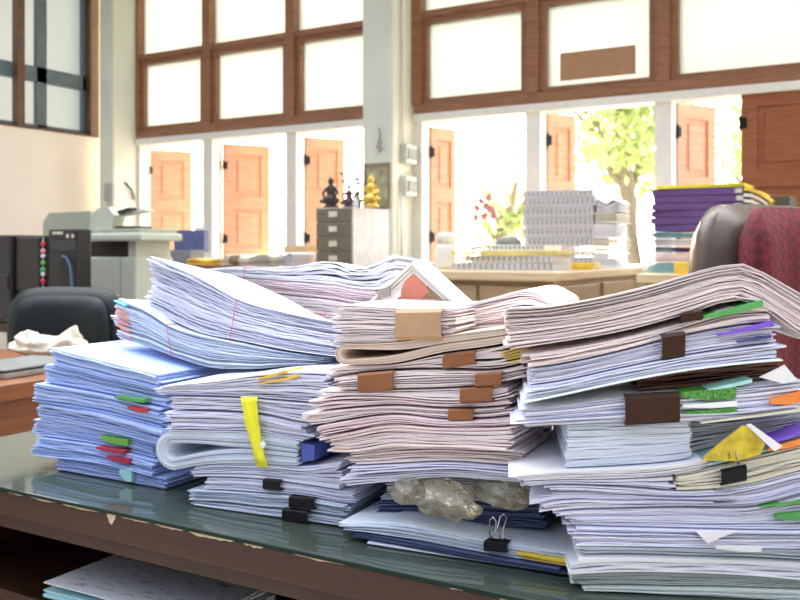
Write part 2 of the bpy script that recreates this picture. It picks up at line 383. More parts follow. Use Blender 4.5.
def folded(L, xl, xr, fb, ft, c, label, group, n=9, depth=.21, hole=.55, t0=0):
    """a bundle folded in two, the fold at its left end"""
    SEED[0] += 1; rng = random.Random(SEED[0]*13+5); V = []; F = []
    k0, k1 = L.s_at(xl), L.s_at(xr)
    Lh = k1-k0; hk = k0+.03
    R = (L.z(hk, ft)-L.z(hk, fb))/2-.0006; kc = k0+R
    for i in range(n):
        def off(k):
            w = min(1, max(0, (k-kc)/(Lh*.55))); w = w*w*(3-2*w)
            H = (L.z(k, ft)-L.z(k, fb))/2-.0006
            return H*(hole+(.97-hole)*w)/n
        end = k1+rng.uniform(-.004, .004); T0 = t0+rng.uniform(-.002, .002); T1 = t0+depth+rng.uniform(-.002, .002)
        outer = []; inner = []
        NS = 14
        for s in range(NS+1):
            k = end+(kc-end)*s/NS; o = off(k); zb = L.z(k, fb)+.0006
            outer.append((k, zb+o*i)); inner.append((k, zb+o*(i+.82)))
        zm = (L.z(kc, ft)+L.z(kc, fb))/2; o0 = off(kc); Rc = (L.z(kc, ft)-L.z(kc, fb))/2-.0006
        for s in range(1, 12):
            a = -math.pi/2-math.pi*s/12; ro = Rc-o0*i; ri = Rc-o0*(i+.82)
            outer.append((kc+ro*math.cos(a)*1.15, zm+ro*math.sin(a))); inner.append((kc+ri*math.cos(a)*1.15, zm+ri*math.sin(a)))
        for s in range(NS+1):
            k = kc+(end-kc)*s/NS; o = off(k); zt = L.z(k, ft)-.0006
            outer.append((k, zt-o*i)); inner.append((k, zt-o*(i+.82)))
        m = len(outer); b = len(V)
        for T in (T0, T1):
            for arr in (outer, inner):
                for (k, z) in arr:
                    p = L.pt(k, T); V.append(Vector((p.x, p.y, z)))
        def I(T, a, j): return b+T*2*m+a*m+j
        for j in range(m-1):
            F += [(I(0,0,j), I(0,1,j), I(0,1,j+1), I(0,0,j+1)), (I(1,0,j), I(1,0,j+1), I(1,1,j+1), I(1,1,j)),
                  (I(0,0,j), I(0,0,j+1), I(1,0,j+1), I(1,0,j)), (I(0,1,j), I(1,1,j), I(1,1,j+1), I(0,1,j+1))]
        for j in (0, m-1): F.append((I(0,0,j), I(1,0,j), I(1,1,j), I(0,1,j)))
    o = link('folded_bundle', V, F, PW[c]); tag(o, label, 'papers', group)
    q = L.pt((k0+k1)/2, t0+depth/2); fromloc(o, Vector((q.x, q.y, min(v.z for v in V)))); return o

# =====================================================================
#                          THE SETTING
# =====================================================================
YW = 5.4; XL = -6.07
def struct(name, mb, m, parent=None, smooth=False):
    o = mb.build(name, m, parent, smooth)
    if parent is None: o['kind'] = 'structure'
    return o
Zr = lambda r: ZC+r
floorm = mat('floor_terrazzo', (.35, .32, .28), rough=.5, var=.15, scale=60)
struct('floor', MB().box((XL-.2, -3, -.1), (3.2, YW+.25, 0)), floorm)
struct('ceiling', MB().box((XL-.2, 4.5, 3.5), (3.2, YW+.25, 3.6)), plasterw)  # unseen ceiling cut back to a strip so sky light falls in
zt0, zt1 = Zr(.93), Zr(1.0)     # lower transom
zm0, zm1 = Zr(1.59), Zr(1.635)  # middle transom
ztop = Zr(2.18)
sill = Zr(-.09)
# window wall: below sills, above heads
wb = MB().box((XL, YW, 0), (3.2, YW+.2, sill-.04)).box((XL, YW, ztop+.1), (3.2, YW+.2, 3.5))
struct('wall_back', wb, plasterw)
u1a, u1b = onY(99, 0, 5.12).x, onY(113, 0, 5.12).x
u2a, u2b = onY(362, 0, 5.12).x, onY(393, 0, 5.12).x
struct('trim_1', MB().bbox((u1a, 5.12, 0), (u1b, YW+.1, 3.5), .02), plasterw)
struct('trim_2', MB().bbox((u2a, 5.12, 0), (u2b, YW+.1, 3.5), .02), plasterw)

def panelboard(mb, w, h, M, th=.035):
    """a two panel shutter leaf, origin at its lower hinge corner"""
    st = min(.085, w*.2); rails = ((0, .1), (h*.5-.05, h*.5+.05), (h-.09, h))
    mb.box((0, 0, 0), (st, th, h), M); mb.box((w-st, 0, 0), (w, th, h), M)
    for a, b in rails: mb.box((st, 0, a), (w-st, th, b), M)
    mb.box((st, th*.35, .1), (w-st, th*.65, h-.09), M)
    for a, b in ((.1, h*.5-.05), (h*.5+.05, h-.09)):
        mb.bbox((st+.03, th*.1, a+.03), (w-st-.03, th*.9, b-.03), .012, M, 1)
def shutter(px, ang, w, par, m=None, y=YW+.09, h=None, ztopr=.86):
    x = onY(px, 0, YW).x; zb = sill+.0; h = Zr(ztopr)-zb
    M = Matrix.Translation((x, y, zb))@Matrix.Rotation(math.radians(ang), 4, 'Z')
    mb = MB(); panelboard(mb, w, h, M); o = mb.build('shutter', m or shutw, par)
    hg = MB()
    for zz in (.18, h-.18): hg.tube([M@Vector((-.004, -.004, zz-.04)), M@Vector((-.004, -.004, zz+.04))], .008, 8); hg.box((0, -.004, zz-.03), (.03, 0, zz+.03), M)
    g = hg.build('hinge', black, o); g.matrix_parent_inverse = Matrix.Identity(4)
    return o
def window(name, xa, xb, mull, extra_open=()):
    r = bpy.data.objects.new(name, None); r.location = (0, 0, 0); col.objects.link(r); r['kind'] = 'structure'
    mb = MB(); y0, y1 = YW-.02, YW+.1
    xs = [xa]+mull+[xb]
    mb.box((xa, y0-.015, zt0), (xb, y1, zt1)); mb.box((xa, y0-.01, zm0), (xb, y1, zm1)); mb.box((xa, y0, ztop), (xb, y1, ztop+.1))
    for i, x in enumerate(xs):
        w = .04 if 0 < i < len(xs)-1 else .05
        mb.box((x-w, y0-.02, zt1), (x+w, y1-.01, ztop))
    mb.build('window_frame', framew, r)
    for i in range(len(xs)-1):
        a, b = xs[i]+.04, xs[i+1]-.04
        # second row: a sash with its own frame
        s = MB()
        for q in (((a, y0+.01, zt1), (a+.045, y1-.03, zm0)), ((b-.045, y0+.01, zt1), (b, y1-.03, zm0)), ((a+.045, y0+.01, zt1), (b-.045, y1-.03, zt1+.035)), ((a+.045, y0+.01, zm0-.04), (b-.045, y1-.03, zm0))): s.box(*q)
        s.build('sash', framew, r)
        MB().box((a+.035, YW+.03, zt1+.025), (b-.035, YW+.036, zm0-.03)).build('pane', frost, r)
        MB().box((a, YW+.03, zm1), (b, YW+.036, ztop)).build('pane', frost, r)
    lb = MB()
    lb.box((xa, y0-.03, zt0-.05), (xb, y1, zt0))
    for i, x in enumerate(xs): lb.box((x-.05, y0, sill), (x+.05, y1, zt0-.05))
    lb.build('painted_post', whitepaint, r)
    MB().bbox((xa, YW-.08, sill-.045), (xb, YW+.25, sill), .008).build('window_sill', whitepaint, r)
    return r
xW = lambda px: onY(px, 0, YW).x
w1 = window('window_1', u1b-.02, u2a+.02, [xW(209), xW(292.5)])
w2 = window('window_2', xW(417), 2.9, [xW(534), xW(664), xW(664)+1.28, xW(664)+2.5])
shutter(141, 64, .38, w1); shutter(216, 58, .39, w1); shutter(299, 62, .33, w1)
shutter(425, 72, .24, w2); shutter(543, 66, .25, w2, ztopr=.89); shutter(674, 66, .37, w2, ztopr=.89)
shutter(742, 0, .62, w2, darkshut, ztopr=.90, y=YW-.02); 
xR = xW(742)+.63
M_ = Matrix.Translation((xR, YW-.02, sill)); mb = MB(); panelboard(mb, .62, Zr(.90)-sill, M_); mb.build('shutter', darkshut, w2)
# sign stuck on the pane
sg = MB(); a = onY(560, 49, YW); b = onY(635, 76, YW); zc0 = (onY(560, 80, YW).z+onY(635, 74, YW).z)/2; zc1 = (onY(560, 53, YW).z+onY(635, 45, YW).z)/2
sg.box((a.x, YW+.005, zc0), (b.x, YW+.015, zc1)); o = sg.build('window_sign', mat('tan_sign', (.42, .24, .13), rough=.6, var=.05)); tag(o, 'plain brown rectangular sign on the frosted pane right of the pillar', 'sign'); fromloc(o, base(sg))

struct('wall_right', MB().box((3.2, -.6, 0), (3.4, YW+.2, 3.5)), plaster)  # unseen wall added to block sky light from the right
# left wall with its window
zs = onX(50, 129, XL).z
def zX(px, py): return onX(px, py, XL).z
yA = onX(97, 0, XL).y; yB = onX(0, 0, XL).y-1.2
wl = MB().box((XL-.2, -1, 0), (XL, YW, zs-.02)).box((XL-.2, -1, zs+1.75), (XL, YW, 3.5)).box((XL-.2, yA, zs-.02), (XL, YW, zs+1.75)).box((XL-.2, -1, zs-.02), (XL, yB, zs+1.75))
struct('wall_left', wl, plaster)
w3 = bpy.data.objects.new('window_3', None); col.objects.link(w3); w3['kind'] = 'structure'
f = MB()
for (p0, p1) in ((90, 98), (17, 24)):
    f.box((XL-.06, onX(p0, 0, XL).y, zs-.02), (XL+.012, onX(p1, 0, XL).y, zs+1.75))
f.box((XL-.1, yB, zs-.02), (XL+.003, yA, zs)); f.box((XL-.1, yB, zs+1.6), (XL+.04, yA, zs+1.75))
f.build('window_frame', wood('dark_window_wood', (.10, .05, .03), (.16, .075, .04)), w3)
f = MB(); zc = zX(60, 76)
Xf = XL-.09
f.box((Xf, yB, zc-.07), (Xf+.04, yA, zc+.05)); f.box((Xf, onX(41, 0, XL).y, zs), (Xf+.04, onX(51, 0, XL).y, zs+1.6)); f.box((Xf, yB, zs+1.15), (Xf+.04, yA, zs+1.22)); f.box((Xf, yB, zs), (Xf+.04, yA, zs+.03))
f.box((Xf, onX(87, 0, XL).y, zs), (Xf+.04, onX(91, 0, XL).y, zs+1.6)); f.box((Xf, onX(-20, 0, XL).y, zs), (Xf+.04, onX(-12, 0, XL).y, zs+1.6))
f.build('sash', bluegrey, w3)
MB().box((Xf-.02, yB, zs), (Xf-.014, yA, zs+1.6)).build('pane', frost, w3)

# outside
struct('ground', MB().box((-30, YW+.3, -1.1), (30, 60, -1)), mat('outdoor_gravel', (.6, .58, .5), rough=.9, scale=4))

def tree(x, y, h, rad, label, seed, n=1500):
    rng = random.Random(seed)
    r = empty('tree', (x, y, -1), label, 'tree', None)
    t = MB(); pts = [(x+.1*math.sin(k), y, -1+(h+.6)*k/5) for k in range(6)]
    t.tube(pts, [.16-.02*k for k in range(6)], 8)
    for k in range(7):
        a = rng.uniform(0, 6.28); z0 = h*.45+k*.1
        t.tube([(x, y, z0), (x+rad*.4*math.cos(a), y+rad*.4*math.sin(a), z0+.5), (x+rad*.8*math.cos(a), y+rad*.8*math.sin(a), z0+.9)], [.06, .04, .015], 6)
    t.build('trunk', mat('bark', (.32, .27, .22), rough=.9, bump=.5), r, True)
    V = []; F = []
    cl = [(rng.gauss(0, rad*.45), rng.gauss(0, rad*.45), rng.gauss(0, h*.16)) for _ in range(26)]
    for _ in range(n):
        c = rng.choice(cl); c = Vector((x+c[0]+rng.gauss(0, .22), y+c[1]+rng.gauss(0, .22), h*.72+c[2]+rng.gauss(0, .2)))
        a = Vector([rng.gauss(0, 1) for _ in range(3)]).normalized(); b_ = a.orthogonal().normalized(); s = rng.uniform(.05, .11)
        k = len(V); nrm = a.cross(b_)
        V += [c-a*s, c+b_*s*.45+nrm*s*.12, c+a*s, c-b_*s*.45+nrm*s*.12]; F += [(k, k+1, k+2), (k, k+2, k+3)]
    link('foliage', V, F, leafg, r)
    return r
q = P(628, 200, 11); tree(q.x, q.y, 3.9, 1.0, 'sunlit leafy tree seen through the opening right of the middle window post', 3, 3000)
q = P(760, 200, 16); tree(q.x, q.y, 4.2, 1.1, 'leafy tree seen past the rightmost open shutter beside the dark closed shutters', 5, 3000)
q = P(505, 200, 14); tree(q.x, q.y, 2.2, .8, 'faint low tree seen behind the pink orchid', 9, 700)

# =====================================================================
#                          THE MAIN DESK
# =====================================================================
DX0, DX1, DY0, DY1 = -1.72, .75, .96, 1.85
dk = empty('desk', ((DX0+DX1)/2, (DY0+DY1)/2, 0), 'brown wooden desk with chipped edge under a green tinted glass sheet', 'desk')
MB().bbox((DX0, DY0+.006, ZD-.05), (DX1, DY1, ZD-.0065), .003).build('desktop', deskw, dk)
MB().bbox((DX0, DY0, ZD-.006), (DX1, DY1, ZD), .0015).build('glass_sheet', [glassdesk], dk)
MB().box((DX0, DY0-.0006, ZD-.0055), (DX1, DY0-.0001, ZD-.0008)).build('glass_edge', glassedge, dk)
MB().box((DX0+.02, DY0+.02, ZD-.075), (DX1-.02, DY0+.035, ZD-.05)).build('apron', desk_dark, dk)
for x in (DX0+.02, DX1-.06): MB().bbox((x, DY0+.03, 0), (x+.04, DY1-.02, ZD-.05), .003).build('side_panel', desk_dark, dk)
MB().box((DX0+.06, DY1-.06, .1), (DX1-.06, DY1-.04, ZD-.05)).build('back_panel', desk_dark, dk)
MB().box((DX0+.06, DY0+.10, .50), (DX1-.06, DY1-.06, .52)).build('shelf', desk_dark, dk)
MB().box((DX0+.06, 1.36, .521), (DX1-.06, 1.375, ZD-.05)).build('front_panel', desk_dark, dk)
# worn chips of bare wood along the front edge
rng = random.Random(4)
for (pa, pb, hgt) in ((3, 22, 1.6), (25, 55, 2.0), (58, 100, 2.4), (104, 113, 10), (116, 150, 2.4), (150, 182, 3), (184, 233, 4.5), (240, 262, 3), (285, 348, 2.4), (445, 462, 2), (495, 530, 3)):
    x0 = onY(pa, 0, DY0).x; x1 = onY(pb, 0, DY0).x; n = 10; top = ZD-.0068; vs = []
    sc = onY((pa+pb)/2, 0, DY0); dd = proj_px(sc.x, DY0)[1]
    for i in range(n+1):
        x = x0+(x1-x0)*i/n; w = math.sin(math.pi*(i/n))**.5*(hgt*dd/FP)*rng.uniform(.5, 1.15)+.0004
        vs += [(x, DY0+.0052, top), (x, DY0+.0052, top-w), (x, DY0+.007, top), (x, DY0+.007, top-w)]
    fs = []
    for i in range(n): a = i*4; fs += [(a, a+1, a+5, a+4), (a+2, a+6, a+7, a+3), (a+1, a+3, a+7, a+5), (a, a+4, a+6, a+2)]
    MB().add(vs, fs).build('bare_wood_chip', chip, dk)['label'] = 'cream chip of bare wood'

# papers on the shelf under the desk
def rotbox(cx, cy, z0, z1, w, d, ang, mb=None):
    mb = mb or MB(); M = Matrix.Translation((cx, cy, 0))@Matrix.Rotation(math.radians(ang), 4, 'Z'); mb.box((-w/2, -d/2, z0), (w/2, d/2, z1), M); return mb
printp = bpy.data.materials.new('faint_printed_page'); printp.use_nodes = True
nt = printp.node_tree; pb = nt.nodes['Principled BSDF']; pb.inputs['Roughness'].default_value = .8
tc = nt.nodes.new('ShaderNodeTexCoord'); mp = nt.nodes.new('ShaderNodeMapping'); mp.inputs['Scale'].default_value = (180, 1, 1)
br = nt.nodes.new('ShaderNodeTexNoise'); br.inputs['Scale'].default_value = 18; br.inputs['Detail'].default_value = 3
mp2 = nt.nodes.new('ShaderNodeMapping'); mp2.inputs['Scale'].default_value = (1.3, 5.5, 1)
nt.links.new(tc.outputs['Object'], mp2.inputs['Vector']); nt.links.new(mp2.outputs['Vector'], br.inputs['Vector'])
rp = nt.nodes.new('ShaderNodeValToRGB'); rp.color_ramp.elements[0].position = .36; rp.color_ramp.elements[0].color = (.34, .35, .37, 1); rp.color_ramp.elements[1].position = .42; rp.color_ramp.elements[1].color = (.60, .63, .65, 1)
nt.links.new(br.outputs['Fac'], rp.inputs['Fac']); nt.links.new(rp.outputs['Color'], pb.inputs['Base Color'])
zsft = .52
g0 = Vector((-1.13, 1.10, 0))
k = 0
for (lab, dz, m_, w, d, ang, ox, oy) in (('thick stack of white papers on the shelf under the desk, lowest there', .045, 'white', .31, .19, 1, .01, 0.01), ('teal folder between the papers on the shelf under the desk', .012, 'teal', .31, .19, 3, -.008, -.004), ('papers on the shelf under the desk just above the teal folder', .012, 'cool', .31, .19, -1, .01, .005)):
    z0 = zsft+(.001 if k == 0 else 0); V = MB(); n = max(2, int(dz/.003)); rg = random.Random(k)
    for i in range(n): rotbox(g0.x+ox+rg.uniform(-.004, .004), g0.y+oy+rg.uniform(-.004, .004), z0+dz*i/n, z0+dz*(i+.8)/n, w, d, ang+rg.uniform(-1, 1), V)
    o = V.build('shelf_papers', PW[m_]); tag(o, lab, 'papers', 'papers on the shelf under the desk'); fromloc(o, base(V)); zsft = z0+dz+.0004; k += 1
V = rotbox(g0.x+.01, g0.y, zsft, zsft+.0015, .34, .205, 2); o = V.build('printed_page', printp); tag(o, 'loose printed page lying on top under the desk', 'paper', None); fromloc(o, base(V))

# =====================================================================
#                          PAPER PILES
# =====================================================================
def curves(xs, rows): return [None if r is None else curve(xs, r) for r in rows]
# ---- A: left pile, blue skylight put into its paper colour ----
LA = Line(50, 1.636, 163, 1.50); ga = 'bluish papers of the left pile'
CA = curves((40, 100, 160), (None, (456, 463, 477), (437, 446, 461), (420, 431, 445), (402, 412, 428), (383, 394, 408), (364, 379, 392), (346, 361, 376)))
la = ['bluish paper bundle lying on the glass, lowest of the left pile', 'bluish bundle with red tabs, second from the bottom of the left pile', 'bluish bundle with a bright green tab, third from the bottom of the left pile',
 'plain bluish bundle in the middle of the left pile', 'bluish bundle with a dark green and a red tab in the left pile', 'plain bluish bundle under the top one of the left pile', 'white topped bundle that crowns the left pile']
ea = [(54, 164), (34, 156), (30, 152), (36, 166), (34, 160), (40, 163), (48, 156)]
ba = []
for i in range(7):
    ba.append(bundle(LA, ea[i][0], ea[i][1], CA[i], CA[i+1], 'blue', la[i], ga, parts=i in (1, 2, 4, 0), depth=.225 if i == 6 else .212, t0=.003*((i*7) % 3), name='paper_bundle'))
slab(ba[1], 99, 127, 446, 449.5, 4, C['dkred'], 'index_tab', label='dark red tab'); slab(ba[1], 110, 133, 455, 460, 3, C['dkred'], 'index_tab', label='dark red tab')
slab(ba[2], 101, 128, 436, 442.5, 3.5, C['ltgreen'], 'index_tab', t0=-.008, label='bright green tab')
slab(ba[4], 116, 146, 396, 399.5, 3, C['green'], 'index_tab', label='dark green tab'); slab(ba[4], 129, 148, 406, 409.5, 3, C['red'], 'index_tab', label='red tab')
slab(ba[0], 122, 134, 468, 481, 0, C['mint'], 'film_tab', t0=-.008, t1=0, label='mint plastic tab')

# ---- B: ribbon pile ----
LB = Line(190, 1.41, 345, 1.295); gb = 'papers of the pile with the yellow ribbon'
XB = (165, 215, 260, 300, 340)
CB = curves(XB, (None, (500, 502, 507, 511, 517), (489, 490, 493, 496, 503), (478, 477, 479, 484, 490), (472, 464, 464, 466, 461), (431, 432, 434, 441, 446), (410, 411, 414, 422, 425), (395, 396, 398, 401, 404), (384, 380, 373, 370, 371)))
b0 = bundle(LB, 192, 344, CB[0], CB[1], 'cool', 'thin white bundle with a wide black clip, flat on the glass left of centre', gb, parts=True)
clip(b0, 285, 310, 507, 520, 3, black, 'black binder clip')
b1 = bundle(LB, 189, 346, CB[1], CB[2], 'cool', 'white bundle with a black clip, second from the glass under the yellow ribbon pile', gb, parts=True)
clip(b1, 291, 316, 495, 507, 2, black, 'black binder clip')
b2 = bundle(LB, 205, 352, CB[2], CB[3], 'lav', 'white bundle with a small black clip, third from the glass under the yellow ribbon pile', gb, parts=True)
clip(b2, 265, 282, 478, 489, 1.5, black, 'small black binder clip')
b3 = bundle(LB, 190, 340, CB[3], CB[4], 'lav', 'wavy bundle right under the folded one tied with yellow ribbon', gb)
folded(LB, 158, 297, CB[4], CB[5], 'cool', 'thick bundle folded in two with its round fold facing left', gb, n=11, hole=.62)
bb = bundle(LB, 168, 305, CB[5], CB[6], 'lav', 'thick white bundle lying on the folded one behind the yellow ribbon', gb, parts=False)
b7 = bundle(LB, 171, 338, CB[6], CB[7], 'lav', 'wavy lavender bundle at the top end of the yellow ribbon', gb)
b8 = bundle(LB, 164, 340, CB[7], CB[8], 'lav', 'thin bundle with an orange yellow folder corner above the yellow ribbon', gb, parts=True, spread=.02)
slab(b8, 260, 290, 378, 381, -9, C['oyellow'], 'folder_corner', t0=-.006, label='orange yellow folder corner')
slab(b8, 262, 300, 382.5, 385, -8, C['oyellow'], 'folder_corner', t0=-.005, label='orange yellow folder corner')
# blue cover end
V = MB()
for kk in (0,):
    p0 = LB.pt(LB.s_at(299), .004); 
    ks = (LB.s_at(300), LB.s_at(313)); vs = []
    for T in (.004, .18):
        for kx, yy in ((ks[0], 462), (ks[1], 461), (ks[1], 446), (ks[0], 444)):
            p = LB.pt(kx, T); _, d = proj_px(*LB.pt(kx, 0)); vs.append((p.x, p.y, ZC-(yy-HY)*d/FP))
    V.add(vs, [(0, 1, 2, 3), (7, 6, 5, 4), (0, 4, 5, 1), (1, 5, 6, 2), (2, 6, 7, 3), (3, 7, 4, 0)])
o = V.build('blue_notebook', C['blue']); tag(o, 'small dark blue notebook end beside the folded bundle', 'notebook'); fromloc(o, base(V))
# yellow ribbon
vs = []; path = [(249, 395.5), (248.5, 402), (250, 410), (251, 420), (253.5, 432), (256, 444), (259, 455), (262, 465)]; W = [17, 15, 14, 14, 12, 10, 10, 11]
pts = []
for (px, py), w in zip(path, W):
    row = []
    for e in (-.5, 0, .5):
        kx = LB.s_at(px+5+e*w); p = LB.pt(kx, -.011-(.0015 if e == 0 else 0)); q_ = LB.pt(kx, 0); _, d = proj_px(q_.x, q_.y); row.append(Vector((p.x, p.y, ZC-(py-HY)*d/FP)))
    pts.append(row)
top = []
for T in (-.006, .02, .08, .15, .2):
    row = []
    for e in (-.5, 0, .5):
        kx = LB.s_at(254+e*17); p = LB.pt(kx, T); row.append(Vector((p.x, p.y, LB.z(kx, CB[7])+.0005)))
    top.append(row)
pts = pts
V = []
for row in pts:
    V += row
F = []
for i in range(len(pts)-1):
    for j in range(2): F.append((i*3+j, i*3+j+1, (i+1)*3+j+1, (i+1)*3+j))
rb = link('yellow_ribbon', V, F, ribbonm, None, True); md = rb.modifiers.new('s', 'SOLIDIFY'); md.thickness = .0012
tag(rb, 'shiny yellow ribbon tied around the folded bundle', 'ribbon'); fromloc(rb, V[-1])
# little tag by the ribbon
V = MB(); c0 = LB.pt(LB.s_at(268), -.014); _, d = proj_px(c0.x, c0.y); zc_ = ZC-(444.5-HY)*d/FP; u_ = Vector((LB.u.x, LB.u.y, 0)); s_ = .0062
V.add([Vector((c0.x, c0.y, zc_))+u_*a*s_+Vector((0, 0, b*s_*1.15)) for a, b in ((-.9, 0), (0, 1), (.9, .1), (0, -1))], [(0, 3, 2, 1)])
o = V.build('paper_tag', C['white']); md = o.modifiers.new('s', 'SOLIDIFY'); md.thickness = .0006; tag(o, 'tiny white paper tag beside the yellow ribbon', 'tag'); fromloc(o, Vector((c0.x, c0.y, zc_-s_)))

# ---- C: two bundles in red rubber bands ----
LC = Line(118, 1.72, 335, 1.40); gc = 'bundles tied with red rubber bands'
c1b = curve((118, 150, 180, 210, 257, 300, 335), (338, 347, 358, 367, 368.5, 365, 365)); c1t = curve((118, 150, 172, 200, 240, 290, 335), (297, 310, 325, 334, 342, 352, 358))
bc = bundle(LC, 120, 318, c1b, c1t, 'cool', 'curved white bundle with pink edged pages, lower one in a red rubber band', gc, parts=True, pitch=1.5, depth=.2, jit=.0035, spread=.02, byaw=0, tst=.10)
band(bc, 170, 6, redband)
for i, (y, cc) in enumerate(((300, 'teal'), (306, 'salmon'), (312, 'salmon'), (318, 'pinkred'), (324, 'salmon'), (330, 'pinkred'))):
    slab(bc, 117+i*.6, 129+i, y, y+2.0, 6, C[cc], 'coloured_tab', t0=-.004, t1=.03, label={'teal': 'teal tab', 'salmon': 'salmon red tab', 'pinkred': 'pink red tab'}[cc])
LC2 = Line(150, 1.70, 335, 1.385)
c2b = curve((150, 200, 239, 290, 335), (309, 333, 341, 351, 357.2)); c2t = curve((150, 165, 200, 239, 290, 335), (254, 260, 276, 298, 312, 321))
bc2 = bundle(LC2, 151, 334, c2b, c2t, 'lav', 'long white bundle swooping up to the left, upper one in a red rubber band', gc, parts=True, pitch=1.6, depth=.2, jit=.003, spread=.022, byaw=0, tsb=.10, tst=.21)
band(bc2, 239, -7, redband)
# ---- D: bundles behind ----
LD = Line(194, 2.0, 395, 1.64); gd = 'white bundles piled behind the rubber band bundles'
XD = (194, 240, 290, 330, 352, 378, 396)
CD = curves(XD, ((440, 440, 440, 440, 440, 440, 440), (330, 330, 333, 335, 336, 336, 336), (273.5, 287, 295, 299, 303, 304, 302), (271.5, 277, 281, 284, 288, 290, 284), (270, 266, 266, 260, 268, 261, 251)))
bundle(LD, 215, 362, None, CD[1], 'white', 'deep stack of papers on the glass at the back of the desk', gd, pitch=3, depth=.14)
bundle(LD, 205, 360, CD[1], CD[2], 'warm', 'thick hidden bundle under the pink edged one at the back of the desk', gd, pitch=2, depth=.14)
bundle(LD, 204, 372, CD[2], CD[3], 'pink', 'pink edged bundle behind the rubber band bundles', gd, pitch=1.3, depth=.14)
bd = bundle(LD, 196, 392, CD[3], CD[4], 'white', 'white bundle with corners curling up right in front of the small drawer cabinet', gd, pitch=1.6, spread=.02, parts=True, depth=.13, tst=.12)
band(bd, 247, -1, redband)

# ---- E: middle pile ----
LE = Line(318, 1.255, 525, 1.13); ge = 'papers of the middle pile'
XE = (318, 345, 395, 445, 490, 525)
LEb = Line(346, 1.235, 571, 1.098); XEb = (346, 400, 440, 484, 520, 571)
CEb = curves(XEb, (None, (537, 546, 553, 561, 566, 575), (531, 539, 546, 554, 560, 568), (523, 523, 531, 540, 546, 553)))
e0 = bundle(LEb, 364, 574, CEb[0], CEb[1], 'cool', 'thin pale blue bundle flat on the glass at the front of the middle pile', ge, t0=-.004, spread=.014)
e1 = bundle(LEb, 352, 570, CEb[1], CEb[2], 'navy', 'dark navy folder near the glass at the front of the middle pile', ge, name='folder', cat='folder', t0=0)
e2 = bundle(LEb, 346, 572, CEb[2], CEb[3], 'cool', 'wide pale bundle with a black clip whose wire handles stand up', ge, parts=True, t0=0, spread=.016)
clip(e2, 485, 508, 540, 550.5, 2, black, 'black binder clip with raised wires', handles=2)
slab(e2, 517, 571, 552, 555, 8, C['yellow'], 'yellow_folder', t0=-.006, t1=.1, label='yellow folder'); slab(e2, 521, 570, 556.5, 558.5, 7.5, C['oyellow'], 'yellow_folder', t0=-.004, t1=.1, label='yellow folder')
CE = curves(XE, ((492, 487, 482, 478, 481, 484), (466, 466, 464, 462, 465, 468), (451, 453, 447, 447, 449, 451), (441, 436, 427, 430, 430, 428), (425, 420, 414, 419, 418, 414), (411, 408, 405, 408, 407, 403),
 (399, 396, 397, 401, 399, 391), (390, 391, 389.5, 388, 385, 378), (380, 375, 370, 369, 370, 363), (366, 365, 363, 352, 346, 339), (345, 344, 342, 335, 329, 325), (304, 304, 307, 308, 306, 304)))
# set back support
cs_top = curve(XE, (493, 488.5, 483, 479, 482, 485)); 
LS = Line(395, 1.27, 545, 1.17)
zsup = [LEb.z(LEb.s_at(x), CEb[3]) for x in XEb]
cs_b = curve((395, 440, 484, 545), (516, 521, 526, 531))
bundle(LS, 372, 543, cs_b, curve((395, 440, 484, 545), (502, 501, 503, 506)), 'navy', 'dark blue papers set back below the plastic bags', ge, depth=.17, name='folder', cat='folder')
bundle(LS, 385, 548, curve((395, 440, 484, 545), (502, 501, 503, 506)), curve((395, 440, 484, 545), (481, 478, 480, 481)), 'grey', 'grey papers set back behind the plastic bags', ge, depth=.17)
le = ['lowest white bundle of the middle pile, resting above the plastic bags', 'white bundle with a ragged left end, second up in the middle pile', 'wavy pinkish bundle, third up in the middle pile', 'wavy thick bundle, fourth up in the middle pile', 'thin bundle with a small tan clip in the middle pile',
 'thin pinkish bundle above the small tan clip in the middle pile', 'bundle with a tan clip right of centre in the middle pile', 'bundle with two tan clips, the wider one at left, in the middle pile', 'bundle with yellow page ends and a tan clip in the middle pile']
ee = [(345, 527), (350, 522), (326, 520), (318, 516), (313, 515), (315, 512), (322, 508), (336, 524), (324, 528)]
ce = ['lav', 'warm', 'warm', 'pink', 'warm', 'pink', 'warm', 'warm', 'warm']  # warm and pink here carry the flare tint in the paper colour
be = []
for i in range(9): be.append(bundle(LE, ee[i][0], ee[i][1], CE[i], CE[i+1], ce[i], le[i], ge, parts=i in (4, 6, 7, 8), jit=.0032, spread=.014))
clip(be[4], 450, 475, 408.5, 420, 0, flareclip_tan, 'tan binder clip'); clip(be[6], 462, 494, 387.5, 402.5, -2, flareclip_tan, 'tan binder clip')
clip(be[7], 360, 395, 373, 392, -3, flareclip_tan, 'wide tan binder clip'); clip(be[7], 477, 503, 373, 387, -2, flareclip_tan, 'tan binder clip')
clip(be[8], 444, 476, 355, 369, -5, flareclip_tan, 'tan binder clip')
for i in range(5): slab(be[8], 500+i*2, 530+i, 353+i*2.2, 354.4+i*2.2, -10+i, C['yellow'], 'yellow_page', t0=-.005, t1=.05, label='yellow page end')
folded(LE, 337, 508, CE[9], CE[10], 'tan', 'tan paper bundle folded in two near the top of the middle pile', ge, n=7, hole=.5)
e11 = bundle(LE, 337, 452, CE[10], CE[11], 'warm', 'thick white bundle held by a very wide tan clip on the middle pile', ge, parts=True)
clip(e11, 398, 443, 309, 340, -1, flareclip_pale, 'very wide pale tan binder clip')
LE2 = Line(462, 1.24, 556, 1.195)
bundle(LE2, 468, 548, curve((462, 510, 556), (331, 326, 324)), curve((462, 490, 527, 556), (304, 297, 289, 303)), 'warm', 'white bundle with a peaked top between the middle and right piles', ge, depth=.19)

